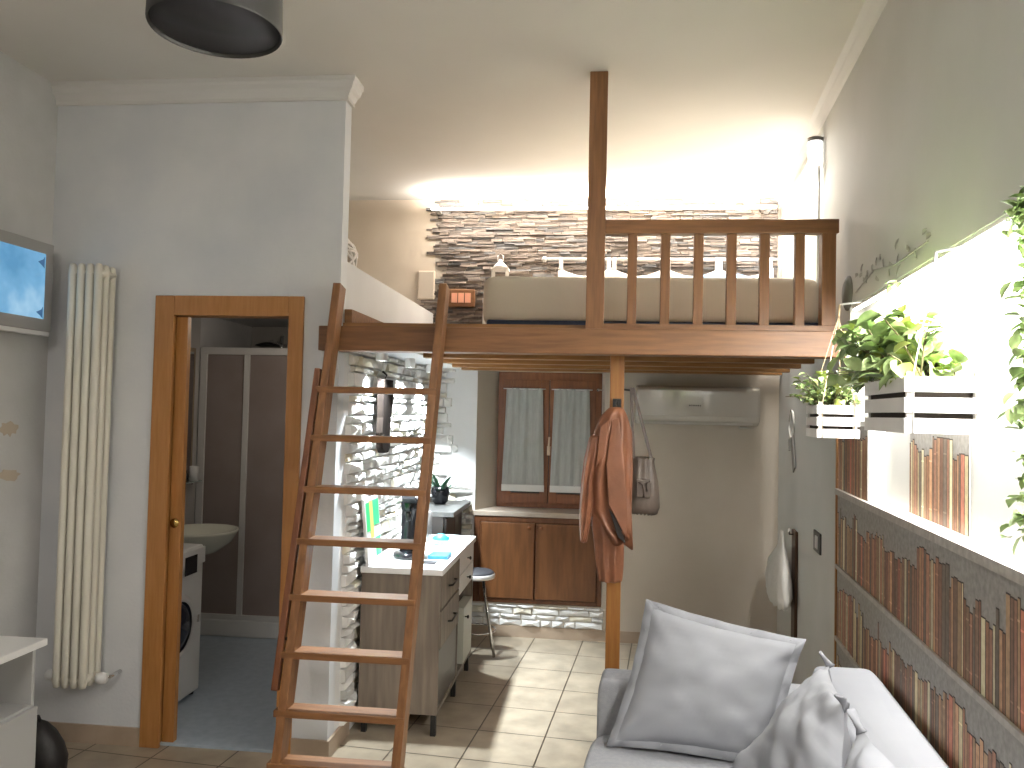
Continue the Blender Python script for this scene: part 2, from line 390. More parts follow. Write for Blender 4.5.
stones(.34, 1.29, .08, .235, lambda a, z, d: (a, 2.16 - d, z), 0, .0, hr=(.035, .055), dr=(.006, .02))
struct('wall_stone_cladding', m, stone_m, FL, label='pale split-stone facing on the kitchen wall')

# ---- bathroom doorway
d1 = MB()
d1.box((-.912, -.018, 0), (-.815, .0, 2.15)).box((-.244, -.018, 0), (-.171, .0, 2.15)).box((-.815, -.018, 2.055), (-.244, .0, 2.15))
d1.box((-.85, 0, 0), (-.83, .09, 2.10)).box((-.83, .0, 2.055), (-.24, .09, 2.10)).box((-.244, .0, 0), (-.22, .09, 2.10))
door = struct('door_1', d1, oak_v, FL, label='orange oak frame of the bathroom doorway', bevel=.003)
pn = B((-.826, .03, .012), (-.768, .065, 2.053)).build('sliding_panel', oak_h if False else oak_v, door, bevel=.002)
MB().lathe([(.0, 0), (.022, 0), (.022, .006), (.012, .008), (0, .003)], (-.798, .022, 1.055), 20, 'y', cap=False).build('finger_pull', brass, pn)

# ---- window
w1 = MB()
X0, X1, Y0 = .463, 1.25, 2.44
w1.box((X0, Y0, .90), (X0 + .045, Y0 + .05, 1.93)).box((X1 - .045, Y0, .90), (X1, Y0 + .05, 1.93)).box((X0, Y0, 1.87), (X1, Y0 + .05, 1.93)).box((X0, Y0, .90), (X1, Y0 + .05, .935))
win = struct('window_1', w1, win_wood, FL, label='red-brown wooden casement window in a deep reveal', bevel=.002)
def sash(a, b):
    z0, z1 = .935, 1.87; y0, y1 = Y0 - .02, Y0 + .03; t = .062
    s = MB().box((a, y0, z0), (a + t, y1, z1)).box((b - t, y0, z0), (b, y1, z1)).box((a + t, y0, z1 - t), (b - t, y1, z1)).box((a + t, y0, z0), (b - t, y1, z0 + .075))
    o = s.build('sash', win_wood, win, bevel=.003)
    B((a + t, Y0 + .008, z0 + .075), (b - t, Y0 + .012, z1 - t)).build('glass_pane', mat('window_glass', (.02, .025, .03), .06), o)
mid = .857
sash(X0 + .045, mid - .003); sash(mid + .003, X1 - .045)
hd = B((mid - .012, Y0 - .035, 1.30), (mid + .012, Y0 - .02, 1.37)); hd.bar((mid, Y0 - .05, 1.33), (mid + .005, Y0 - .055, 1.44), .014, .014).box((mid - .006, Y0 - .05, 1.325), (mid + .006, Y0 - .03, 1.34))
hd.build('window_handle', mat('bone_handle', (.65, .5, .35), .4), win, bevel=.002)
MB().bar((1.262, 2.36, 1.80), (1.225, 2.33, 1.80), .008, .008, (0, 0, 1)).lathe([(.0, -.012), (.01, -.008), (.01, .008), (0, .012)], (1.222, 2.33, 1.80), 10, 'x').build('window_catch', chrome, win)
B((X0, Y0 + .055, .90), (X1, Y0 + .075, 1.93)).build('outer_shutter', night, win)
# net curtains
def curtain(x0, x1, side):
    R = []; N = 60
    for k in range(15):
        f = k / 14; z = 1.805 - .78 * f
        sp = 1 - .0 * f; xa = x0 + (.020 if side == 'l' else .016) * (1 - f) * 1.2; xb = x1 - .022 * (1 - f)
        row = [(xa + (xb - xa) * i / N, 2.395 + .003 * math.sin(i * .55 + k * .05) * (.6 + .5 * (1 - f)) + .004 * math.sin(i * .31 + k * .3), z) for i in range(N + 1)]
        R.append(row + [(p[0], p[1] + .0015, p[2]) for p in row[::-1]])
    m = MB().rings(R, cap=False)
    return m
for side, a, b in (('l', .505, .828), ('r', .872, 1.180)):
    o = thing('net_curtain', ('left' if side == 'l' else 'right') + ' of the two white net curtains on the casement window', 'curtain', ((a + b) / 2, 2.395, 1.02), FL, 'net curtains on the window')
    curtain(a, b, side).build('curtain_cloth', curtain_m, o)
    MB().tube([(a, 2.397, 1.80), (b, 2.397, 1.80)], .004).build('curtain_rod', alu, o)
    B((a, 2.388, 1.025), (b, 2.403, 1.075)).build('hem', mat('curtain_hem', (.72, .73, .71), .9), o)
# sill slab (continuous)
tag(B((.30, 2.135, .865), (1.30, 2.44, .90)).build('window_sill_slab', mat('beige_marble', (.36, .30, .24), .35, col2=(.42, .36, .30), scale=6), None, FL, (.8, 2.3, .865), bevel=.004), 'beige marble slab under the casement window', 'window sill')
# built-in cabinet below
cb = thing('sill_cabinet', 'brown wooden two-door cabinet built in below the window sill', 'cabinet', (.81, 2.3, .24))
m = MB().box((.342, 2.142, .245), (.385, 2.5, .863)).box((1.235, 2.142, .245), (1.27, 2.5, .863)).box((.385, 2.142, .825), (1.235, 2.5, .863)).box((.385, 2.142, .245), (1.235, 2.5, .275)).box((.385, 2.48, .275), (1.235, 2.5, .825))
m.build('cabinet_frame', cab_frame, cb, bevel=.002)
for a, b, s in ((.388, .785, 1), (.793, 1.232, -1)):
    d = B((a, 2.128, .279), (b, 2.148, .822)).build('door', cab_wood, cb, bevel=.004)
    kx = a + .04 if s < 0 else b - .04
    [B((q, 2.124, .281), (q + .008, 2.128, .820)).build('edge_moulding', cab_frame, d) for q in (a + .002, b - .010)]
    MB().lathe([(.012, 0), (.012, -.004), (.005, -.008), (0, -.009)], (kx, 2.128, .79), 12, 'y').build('knob', win_wood, d)

# ================================================================ BOOKSHELF MURAL (printed wallpaper + ledges)
mu = thing('bookshelf_wallpaper', 'printed bookshelf wallpaper panel with rows of brown and red book spines', 'wallpaper', (XR, 2.0, 0), FW)
rnd = random.Random(21)
PAL = [(.20, .09, .05), (.25, .11, .07), (.14, .075, .05), (.36, .28, .17), (.24, .14, .08), (.30, .10, .065), (.12, .085, .065), (.40, .33, .22), (.20, .11, .065), (.16, .075, .05), (.31, .16, .09)]
def books(m, y0, y1, z0, zt, x, hmin, hmax, seed):
    r = random.Random(seed); y = y1; h = .24
    while y > y0 + .006:
        wd = r.uniform(.013, .032); ya = max(y - wd, y0)
        if r.random() < .28: h = r.uniform(hmin, hmax)
        hh = min(h + r.uniform(-.012, .012), zt - z0 - .005)
        c = PAL[r.randrange(len(PAL))]; k = r.uniform(1.3, 2.2); c = (c[0] * k * .92, c[1] * k * 1.02, c[2] * k)
        g = .003
        def quad(a, b, za, zb, off, cc):
            m.col = cc
            m.add([(x - off, b, za), (x - off, a, za), (x - off, a, zb), (x - off, b, zb)], [(0, 1, 2, 3)])
        quad(ya, y, z0, z0 + hh + .004, .0006, (.05, .035, .025))
        quad(ya + g, y - g * .3, z0, z0 + hh, .0010, c)
        if r.random() < .25:
            for fz in (.15, .82): quad(ya + g, y - g * .3, z0 + hh * fz, z0 + hh * fz + .005, .0014, tuple(min(1, v * 1.4 + .02) for v in c))
        if r.random() < .0: quad(ya + g + .003, y - g - .002, z0 + hh * .45, z0 + hh * .62, .0014, (.05, .04, .03))
        y = ya
m = MB(); m.col = (.30, .285, .26)
YA, YB = -.6, 3.86
LED = [1.314, .976, .658, .330]
m.add([(XR - .0030, YB, .0), (XR - .0030, YA, .0), (XR - .0030, YA, 1.314), (XR - .0030, YB, 1.314), (XR, YB, .0), (XR, YA, .0), (XR, YA, 1.314), (XR, YB, 1.314)], [(0, 1, 2, 3), (0, 3, 7, 4), (1, 5, 6, 2), (3, 2, 6, 7)])
for i, zt in enumerate(LED):
    z0 = LED[i + 1] if i < 3 else .0
    books(m, YA, YB - .03, z0 + .001, zt - .03, XR - .0035, .17, .265, 30 + i)
m.build('printed_paper', mural_m, mu)
B((XR - .008, YB - .022, .0), (XR, YB + .004, 1.56)).build('side_post', pine_post, mu)
for i, zt in enumerate(LED):
    t = .026 if i == 0 else .018
    bb = B((XR - (.016 if i == 0 else .012), YA, zt - t), (XR + (.058 if i == 0 else 0), YB - .024 if i else 3.265, zt))
    if i == 0: bb.box((XR - .016, 3.2655, zt - t), (XR, YB - .024, zt))
    bb.build('shelf_ledge', mat('stone_grey_ledge', (.36, .335, .30), .6, col2=(.46, .43, .39), scale=40), mu)
def strip(label, y0, y1, zt, x, seed):
    m = MB(); m.col = (.30, .285, .26)
    m.add([(x - .003, y1, 1.315), (x - .003, y0, 1.315), (x - .003, y0, zt), (x - .003, y1, zt), (x, y1, 1.315), (x, y0, 1.315), (x, y0, zt), (x, y1, zt)], [(0, 1, 2, 3), (0, 3, 7, 4), (1, 5, 6, 2), (3, 2, 6, 7)])
    books(m, y0, y1, 1.316, zt, x - .0035, .20, .28, seed)
    tag(m.build('wallpaper_strip', mural_m, None, FW, (x, (y0 + y1) / 2, 1.315)), label, 'wallpaper', 'book print strips above the ledge')
strip('book print strip above the ledge, below the small white crate', 3.28, 3.86 - .023, 1.60, XR, 5)
strip('book print strip above the ledge, below the large white crate', 2.39, 2.945, 1.62, XR + .06, 8)
# ================================================================ LOFT
lp = thing('loft_platform', 'brown timber loft platform carried on a beam and post', 'loft platform', (1.2, 0, 1.91))
B((-.08, -.06, 1.893), (2.285, .05, 2.008)).build('front_beam', pine, lp, bevel=.004)
B((-.012 + .012, .05, 1.985), (2.30, 2.115, 2.035)).build('deck', pine_y, lp)
for y in (.33, .78, 1.23, 1.68, 2.05):
    B((.24, y - .035, 1.918), (2.298 + (y) * .09, y + .035, 1.985)).build('joist', pine_y, lp, bevel=.003)
B((.0, .05, 1.93), (.24, 2.11, 1.985)).build('white_soffit_board', wall_white, lp)
B((1.276, .20, 0), (1.343, .27, 1.918)).build('support_post', pine_post, lp, bevel=.003)
B((.004, .06, 2.035), (.04, 2.1, 2.10)).build('edge_timber', pine, lp)
rl = thing('loft_railing', 'brown timber railing with a post up to the ceiling at the loft edge', 'railing', (1.7, 0, 2.037))
B((1.157, -.035, 2.008), (1.239, .035, CZ)).build('ceiling_post', pine_v, rl, bevel=.003)
B((1.239, -.03, 2.445), (2.262, .03, 2.508)).build('top_rail', pine, rl, bevel=.004)
B((1.239, -.025, 2.008), (2.255, .025, 2.035)).build('bottom_rail', pine, rl)
for x in (1.363, 1.511, 1.658, 1.803, 1.947, 2.099):
    B((x - .021, -.017, 2.035), (x + .021, .017, 2.445)).build('baluster', pine_v, rl, bevel=.002)
B((2.190, -.028, 2.035), (2.250, .028, 2.445)).build('end_post', pine_v, rl, bevel=.002)

# mattress
def pillow_box(a, b, r=.06, n=10, wob=.006):
    """soft rounded box as a superellipsoid-like mesh"""
    m = MB(); ax, ay, az = [(b[i] - a[i]) / 2 for i in range(3)]; cx, cy, cz = [(b[i] + a[i]) / 2 for i in range(3)]
    R = []; N = 48; K = 24
    def sp(v, e): return math.copysign(abs(v) ** e, v)
    def pt(u, v):
        # horizontal superellipse with exponent for square plan; vertical rounding r
        c, s_ = math.cos(u), math.sin(u)
        return c, s_
    for k in range(K + 1):
        t = -PI / 2 + PI * k / K
        hz = az * sp(math.sin(t), .35); rr = sp(math.cos(t), .35)
        ins = 1 - rr
        ring = []
        for i in range(N):
            u = 2 * PI * (i + .5) / N; x = sp(math.cos(u), .14); y = sp(math.sin(u), .14)
            X = x * (ax - r * ins * 1.0 - (ax - r) * max(0, ins - .5) * 2 * 1) if False else x * (ax - min(r, ax) * ins) if ins < .98 else x * 0
            Y = y * (ay - min(r, ay) * ins) if ins < .98 else y * 0
            nz = noise.noise(Vector((cx + X * 3, cy + Y * 3, hz * 4))) * wob
            ring.append((cx + X, cy + Y + nz, cz + hz + nz))
        R.append(ring)
    return m.rings(R, cap=False)
mt = thing('mattress', 'thick cream-sheeted mattress on a navy base on the loft', 'mattress', (1.47, 1.2, 2.037))
B((.64, .42, 2.037), (2.315, 2.06, 2.10)).build('mattress_base', navy, mt, bevel=.01)
pillow_box((.600, .40, 2.095), (2.325, 2.08, 2.325), .07).build('sheet', sheet_m, mt)

# headboard with hanging cushions
hb = thing('headboard_rail', 'white headboard rail with tab-hung white cushions above the bed', 'headboard', (1.6, 2.08, 2.35))
MB().tube([(.82, 2.075, 2.73), (2.46, 2.075, 2.73)], .011).lathe([(0, -.02), (.02, -.01), (.02, .01), (0, .02)], (.82, 2.075, 2.73), 12, 'x').build('rail', cornice_m, hb)
for x in (.95, 1.55, 2.3): MB().tube([(x, 2.12, 2.74), (x, 2.08, 2.735)], .008).build('bracket', cornice_m, hb)
for x in (.90, 1.28, 1.66, 2.02):
    m = MB(); a, b = x + .02, x + .40
    def cp(u, v, s): 
        sag = .06 * math.sin(PI * u)
        th = .04 * math.sqrt(max(0, (1 - (2 * u - 1) ** 4) * (1 - (2 * v - 1) ** 4)))
        return (a + (b - a) * u, 2.055 + s * th - .01, 2.36 + (2.665 - 2.36 - sag) * v)
    U = 12
    for s in (-1, 1):
        vs = [cp(i / U, j / U, s) for j in range(U + 1) for i in range(U + 1)]
        m.add(vs, [(j * (U + 1) + i, j * (U + 1) + i + 1, (j + 1) * (U + 1) + i + 1, (j + 1) * (U + 1) + i) for j in range(U) for i in range(U)], True)
    m.build('hanging_cushion', white_cloth, hb)
    for xx in (a + .02, b - .02):
        m = MB(); m.box((xx - .014, 2.058, 2.63), (xx + .014, 2.064, 2.742)).box((xx - .014, 2.088, 2.63), (xx + .014, 2.092, 2.742)).box((xx - .014, 2.058, 2.738), (xx + .014, 2.092, 2.743))
        m.build('fabric_tab', white_cloth, hb)

def cushion(name, mb_corners, puff, m_, label, cat='cushion', frame=None, group=None, flange=0, wr=.006, seed=1, ears=False, p=.5):
    """soft cushion spanning four corner points BL,BR,TR,TL"""
    BL, BR, TR, TL = [Vector(c) for c in mb_corners]
    nrm = (BR - BL).cross(TL - BL).normalized(); U = 28
    cen = (BL + BR + TR + TL) / 4
    def P(u, v, s):
        uu, vv = 2 * u - 1, 2 * v - 1
        inn = max(0, (1 - uu ** 2)) * max(0, (1 - vv ** 2))
        # edges bow inwards so corners read as points
        eu = uu * (1 - .07 * (1 - vv ** 2)); ev = vv * (1 - .07 * (1 - uu ** 2))
        u2, v2 = (eu + 1) / 2, (ev + 1) / 2
        q = (BL * (1 - u2) + BR * u2) * (1 - v2) + (TL * (1 - u2) + TR * u2) * v2
        t = puff * inn ** p
        k = noise.noise(Vector((uu * 2.3 + seed, vv * 2.3, seed * .7))) * wr * 3 + noise.noise(Vector((uu * 6 + seed, vv * 5, seed))) * wr
        cr = (abs(uu) * abs(vv)) ** 2
        k += wr * 2.0 * cr * math.sin(14 * (abs(uu) - abs(vv)))
        return q + nrm * (s * t + k * (1 if inn > .01 else .3))
    m = MB()
    for s in (-1, 1):
        vs = [P(i / U, j / U, s) for j in range(U + 1) for i in range(U + 1)]
        m.add(vs, [(j * (U + 1) + i, j * (U + 1) + i + 1, (j + 1) * (U + 1) + i + 1, (j + 1) * (U + 1) + i) for j in range(U) for i in range(U)], True)
    o = thing(name, label, cat, (BL + BR) / 2, frame, group)
    m.build('cushion_body', m_, o)
    if flange:
        m = MB(); pts = []; K = 24
        path = [(i / K, 0) for i in range(K)] + [(1, i / K) for i in range(K)] + [(1 - i / K, 1) for i in range(K)] + [(0, 1 - i / K) for i in range(K)]
        n0, n1, n2 = [], [], []
        for i, (u, v) in enumerate(path):
            q = P(u, v, 0); d = (q - cen); d = d - nrm * d.dot(nrm)
            cornerness = max(0, abs(2 * u - 1) + abs(2 * v - 1) - 1)
            off = d.normalized() * flange * (1 + .35 * cornerness)
            wv = nrm * (.007 * math.sin(i * .9 + seed) + .004 * math.sin(i * 2.1))
            n0.append(q - d.normalized() * .01 + nrm * .003); n1.append(q + off + wv + nrm * .002); n2.append(q + off + wv - nrm * .002)
        n3 = [p_ - nrm * .006 for p_ in n0]
        m.rings([n0, n1, n2, n3], cap=False)
        m.build('flange', m_, o)
    return o
cushion('blue_pillow', [(1.86, 1.72, 2.345), (2.28, 1.72, 2.345), (2.28, 1.98, 2.60), (1.86, 1.98, 2.60)], .07, blue_cloth, 'blue pillow on the loft bed against the headboard', 'pillow', FL)
# bedside lantern on a small stand
bs = thing('bedside_stand', 'small pale stand beside the loft mattress at the slate wall', 'bedside table', (.5, 2.0, 2.037))
B((.40, 1.90, 2.39), (.61, 2.09, 2.42)).build('stand_top', cornice_m, bs)
for x in (.415, .595):
    for y in (1.915, 2.075): B((x - .012, y - .012, 2.037), (x + .012, y + .012, 2.39)).build('leg', cornice_m, bs)
ln = thing('lantern', 'small white wire lantern left of the loft mattress', 'lantern', (.51, 1.99, 2.42))
m = MB(); c = (.51, 1.99)
for sx in (-1, 1):
    for sy in (-1, 1): m.box((c[0] + sx * .05 - .007, c[1] + sy * .045 - .005, 2.43), (c[0] + sx * .05 + .007, c[1] + sy * .045 + .005, 2.64))
m.box((c[0] - .065, c[1] - .06, 2.42), (c[0] + .065, c[1] + .06, 2.435)).box((c[0] - .062, c[1] - .056, 2.63), (c[0] + .062, c[1] + .056, 2.645))
m.build('cage', white_cloth, ln)
MB().lathe([(.06, 0), (.045, .02), (.015, .05), (.012, .065)], (c[0], c[1], 2.645), 16).build('lid', white_cloth, ln)
MB().tube([(c[0] - .02, c[1], 2.70), (c[0] - .02, c[1], 2.735), (c[0], c[1], 2.755), (c[0] + .02, c[1], 2.735), (c[0] + .02, c[1], 2.70)], .004).build('handle', white_cloth, ln)
MB().lathe([(.022, 0), (.022, .09), (.0, .092)], (c[0], c[1], 2.435), 14).build('candle', paper, ln)
# socket plates
o = thing('switch_plate', 'pink-lit switch plate with orange surround on the slate facing', 'switch', (.21, 2.13, 2.45))
B((.115, 2.105, 2.385), (.31, 2.16, 2.515)).build('surround', pine, o, bevel=.006)
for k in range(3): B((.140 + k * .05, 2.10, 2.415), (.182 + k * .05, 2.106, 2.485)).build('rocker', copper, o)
o = thing('cover_plate', 'plain cream junction cover beside the ragged end of the slate', 'cover plate', (-.06, 2.15, 2.55))
B((-.125, 2.135, 2.44), (.005, 2.16, 2.655)).build('plate', loftbeige, o, bevel=.008)
MB().box((-.115, 2.133, 2.45), (-.005, 2.1355, 2.645)).build('inner_panel', mat('cream_cover', (.60, .52, .43), .5), o, bevel=.002)
# wicker ball above bathroom
o = thing('wicker_ball', 'white wicker ball on the storage ledge behind the partition', 'ornament', (-.21, .62, 2.32))
m = MB(); r_ = random.Random(4); cc = Vector((-.26, .62, 2.455))
for k in range(26):
    a = Vector((r_.gauss(0, 1), r_.gauss(0, 1), r_.gauss(0, 1))).normalized(); u = a.orthogonal().normalized(); v = a.cross(u); R_ = .135
    m.tube([cc + (u * math.cos(t * PI / 10) + v * math.sin(t * PI / 10)) * (R_ + .003 * (k % 3)) for t in range(21)], .006, 5, cap=False)
m.build('wicker', white_cloth, o)
MB().lathe([(.11 * math.cos(t * PI / 12) + .0001, .11 * math.sin(t * PI / 12)) for t in range(-6, 7)], tuple(cc), 20).build('liner', mat('beige_liner', (.45, .38, .3), .9), o)

# LED strip of the loft
o = thing('loft_led_strip', 'glowing LED strip along the top of the slate facing', 'light strip', (1.24, 2.05, 3.06))
B((.0, 1.965, 3.072), (2.42, 1.99, 3.082)).build('led_tape', led_m, o)
B((.0, 1.99, 3.068), (2.42, 2.0, 3.086)).box((.02, 2.0, 3.070), (.05, 2.16, 3.084)).box((1.2, 2.0, 3.070), (1.23, 2.16, 3.084)).box((2.37, 2.0, 3.070), (2.40, 2.16, 3.084)).build('led_channel', alu, o)
# pole lamp at the loft wall
o = thing('pole_lamp', 'slim metal pole with a clear cylinder lamp at the loft wall', 'lamp', (.712, 4.30, 2.037), FW)
MB().lathe([(.026, 0), (.026, .01), (.012, .016)], (.712, 4.30, 2.037), 20).build('base', alu, o)
MB().tube([(.722, 4.30, 2.04), (.722, 4.30, 2.94)], .008, 10).build('pole', mat('grey_tube', (.55, .55, .53), .5), o)
MB().lathe([(.032, 0), (.036, .125)], (.702, 4.30, 2.925), 20).build('clear_cylinder', mat('lit_acrylic', (.95, .95, .95), .2, emit=(1, .97, .93), estr=1.2), o)
MB().lathe([(.040, 0), (.040, .018), (.02, .026)], (.702, 4.30, 3.05), 20).build('cap', mat('grey_cap', (.22, .22, .21), .5), o)

# ================================================================ LADDER
ld = thing('loft_ladder', 'brown wooden ladder leaning on the loft beam with a side handrail', 'ladder', (.2, -.47, 0))
P0 = Vector((-.050, -.50, 0)); P1 = Vector((.024, -.0857, 2.19)); D = (P1 - P0)
for dx in (0, .492):
    a = P0 + Vector((dx, 0, .012)); b = P1 + Vector((dx, 0, 0))
    B_ = MB().bar(a, b, .036, .085); B_.build('rail', pine_v, ld, bevel=.003)
for z in (1.697, 1.483, 1.262, 1.044, .818, .591, .367, .170):
    f = z / 2.19; q = P0 + D * f; z += .024
    B((q.x - .035, q.y - .045, z - .028), (q.x + .492 + .016, q.y + .055, z)).build('rung', pine, ld, bevel=.003)
a = P0 + D * (.46 / 2.19) + Vector((-.045, -.03, 0)); b = P0 + D * (1.80 / 2.19) + Vector((-.038, -.03, 0))
hr = MB().bar(a, b, .028, .034).build('handrail', mat('dark_stained_pine', (.11, .035, .012), .4, col2=(.16, .055, .02), scale=5, stretch=(12, 12, 1)), ld, bevel=.004)
for f in (.15, .82):
    q = a.lerp(b, f); MB().tube([q, q + Vector((.055, .01, 0))], .007).build('handrail_bracket', dark_metal, hr)

# ================================================================ KITCHEN SIDE
for k, y in enumerate(SPOTS):
    lb = ('nearest', 'middle', 'farthest')[k] + ' of the three white ceiling spots above the stone wall'
    o = thing('ceiling_spot', lb, 'spotlight', (.10, y, 1.93), FL, 'white spots over the stone wall')
    MB().lathe([(.03, .0), (.032, -.055), (.024, -.055), (.022, -.045)], (.10, y, 1.93), 20, cap=False).build('housing', white_lam, o)
    MB().lathe([(.0001, 0), (.022, 0), (.022, -.003), (.0001, -.003)], (.10, y, 1.88), 16, cap=False).build('lens', spot_m, o)
# sideboard
sb = thing('sideboard', 'grey oak sideboard with a white top and dark metal legs', 'sideboard', (.25, .85, 0))
B((.045, .30, .80), (.468, 1.40, .832)).build('worktop', white_lam, sb, bevel=.003)
m = MB().box((.048, .315, .107), (.452, .335, .80)).box((.048, .335, .107), (.07, 1.39, .80)).box((.07, .335, .107), (.452, 1.39, .127)).box((.07, .862, .127), (.452, .88, .80)).box((.07, 1.372, .127), (.452, 1.39, .80))
m.build('carcass', grey_oak, sb, bevel=.002)
m = MB().box((.08, .34, .128), (.10, .86, .42)).box((.08, .885, .128), (.10, 1.37, .55)).build('dark_back_panel', dark_int, sb)
knob = lambda x, y, z: MB().lathe([(.0001, 0), (.004, 0), (.004, .012), (.011, .016), (.011, .022), (.0001, .026)], (x, y, z), 12, 'x', cap=False)
for z0, z1 in ((.625, .79), (.43, .615)):
    d = B((.10, .338, z0), (.458, .860, z1)).build('drawer', grey_oak, sb, bevel=.003)
    MB().tube([(.458, .52, (z0 + z1) / 2), (.478, .53, (z0 + z1) / 2), (.478, .68, (z0 + z1) / 2), (.458, .69, (z0 + z1) / 2)], .005).build('handle', dark_metal, d)
for z0, z1 in ((.69, .795), (.575, .683)):
    d = B((.10, .883, z0), (.458, 1.370, z1)).build('drawer', white_lam, sb, bevel=.003)
    knob(.458, 1.13, (z0 + z1) / 2).build('knob', dark_metal, d)
d = B((.40, 1.06, .13), (.456, 1.37, .46)).build('door', mat('pale_green_laminate', (.50, .50, .43), .4), sb, bevel=.003)
knob(.456, 1.10, .40).build('knob', dark_metal, d)
d = B((.425, .34, .13), (.447, .858, .415)).build('dark_door', mat('smoked_front', (.05, .042, .036), .35), sb, bevel=.003)
for x in (.075, .43):
    for y in (.34, .90, 1.36): B((x - .013, y - .013, 0), (x + .013, y + .013, .107)).build('leg', dark_metal, sb)
# items on the sideboard
o = thing('green_print', 'green and yellow framed print leaning on the stone wall', 'picture', (.09, .42, .832))
def leanp(y, z, off=0):  # plane leaning on the wall
    return (.088 - (z - .832) * .0 - (z - .832) * .10 + off, y, z)
def panel(mb, y0, y1, z0, z1, off, t):
    vs = [leanp(y0, z0, off), leanp(y1, z0, off), leanp(y1, z1, off), leanp(y0, z1, off), leanp(y0, z0, off - t), leanp(y1, z0, off - t), leanp(y1, z1, off - t), leanp(y0, z1, off - t)]
    return mb.add(vs, [(0, 1, 2, 3), (4, 7, 6, 5), (0, 4, 5, 1), (1, 5, 6, 2), (2, 6, 7, 3), (3, 7, 4, 0)])
panel(MB(), .302, .56, .834, 1.165, 0, .015).build('frame', white_lam, o)
m = MB(); panel(m, .318, .375, 1.0, 1.145, .002, .002); panel(m, .435, .545, 1.02, 1.15, .002, .002); panel(m, .455, .545, .86, .955, .002, .002); m.build('green_print_area', green_p, o)
panel(MB(), .378, .437, .96, 1.15, .0015, .0015).build('yellow_print_area', yell_p, o)
o = thing('coffee_machine', 'black coffee machine standing on the white worktop', 'coffee machine', (.22, .62, .832))
m = MB().lathe([(.085, 0), (.088, .012), (.080, .03), (.0, .032)], (.22, .60, .832), 28, sx=.95, sy=1.1); m.build('base', black_g, o)
m = MB()
R = [[(.22 + x * s + ox, .66 + y * s2, z) for x, y in ((-.045, -.05), (.045, -.05), (.055, 0), (.045, .06), (-.045, .06), (-.055, 0))] for z, s, s2, ox in ((.845, 1.2, 1, 0), (.92, .85, .85, -.01), (1.02, .8, .8, -.01), (1.08, 1.0, 1, 0), (1.12, 1.1, 1.15, .0), (1.14, 1.0, 1.1, .01))]
m.rings(R).build('body', black_g, o)
MB().bar((.22, .62, 1.125), (.235, .50, 1.165), .07, .02).build('lid_lever', black_m, o)
MB().lathe([(.035, 0), (.04, .05), (.04, .16), (.03, .17)], (.285, .70, .90), 18).build('water_tank', mat('grey_clear_plastic', (.35, .34, .33), .1, alpha=.6), o)
MB().lathe([(.012, .0), (.014, .05)], (.22, .57, 1.03), 12).build('spout', dark_metal, o)
tag(B((.335, .56, .832), (.44, .70, .852)).build('blue_packet', blue_p, None, FL, (.39, .63, .832), bevel=.003), 'flat blue packet near the front of the white worktop', 'packet')
o = thing('glass_dish', 'clear glass dish on the far part of the white worktop', 'dish', (.33, 1.05, .832))
MB().lathe([(.05, 0), (.10, .015), (.125, .04), (.119, .04), (.09, .02), (.045, .008)], (.33, 1.05, .832), 32, cap=False).build('bowl', mat('dish_glass', (.6, .68, .7), .05, alpha=.35), o)
o = tag(MB().lathe([(.03, 0), (.05, .01), (.055, .03), (.02, .05), (.0001, .052)], (.31, 1.04, .842), 10).build('teal_sachet', teal, None, FL, (.31, 1.04, .842)), 'teal sachet lying in the glass dish', 'sachet')
tag(B((.33, .43, .832), (.40, .50, .836)).build('note_card', black_m, None, FL, (.36, .46, .832)), 'small dark card at the front of the worktop beside the coffee machine', 'card')
# dark cabinet with grey worktop behind
dc = thing('corner_cabinet', 'dark base cabinet with a grey worktop in the kitchen corner', 'cabinet', (.17, 1.78, 0))
B((.05, 1.43, .94), (.315, 2.12, .972)).build('worktop', dull_grey, dc, bevel=.003)
m = B((.055, 1.47, .10), (.24, 2.12, .94)).build('body', mat('black_brown', (.035, .026, .022), .5), dc, bevel=.003)
B((.24, 1.50, .12), (.256, 1.80, .92)).build('door', mat('black_brown', (.035, .026, .022), .5), dc, bevel=.003)
B((.24, 1.81, .12), (.256, 2.10, .92)).build('door', mat('black_brown', (.035, .026, .022), .5), dc, bevel=.003)
B((.07, 1.50, 0), (.22, 2.10, .10)).build('plinth', dark_int, dc)
# agave in pot
ag = thing('potted_agave', 'spiky dark green plant in a black pot on the grey worktop', 'potted plant', (.14, 1.86, .972))
MB().lathe([(.035, 0), (.055, .02), (.065, .08), (.060, .12), (.050, .12), (.048, .10), (.0001, .10)], (.14, 1.86, .972), 24).build('pot', black_g, ag)
m = MB(); r_ = random.Random(8)
for k in range(15):
    a = 2 * PI * k / 15 + r_.uniform(-.2, .2); L_ = r_.uniform(.17, .27); up = r_.uniform(.3, 1.2); R = []
    for t in range(8):
        f = t / 7; d = L_ * f; h = .08 + d * math.sin(up) * (1.1 - .45 * f); rr = d * math.cos(up) * .8 + .01; wd = .017 * (1 - f) ** .6 * (.6 + .8 * min(1, f * 3)) + .0008
        c_ = Vector((.14 + rr * math.cos(a), 1.86 + rr * math.sin(a), .972 + h)); s_ = Vector((-math.sin(a), math.cos(a), 0)) * wd
        c_.x = max(c_.x, .065)
        R.append([c_ - s_, c_ + Vector((0, 0, -.006 * (1 - f))), c_ + s_, c_ + Vector((0, 0, .002))])
    m.rings(R)
m.build('leaves', agave, ag)
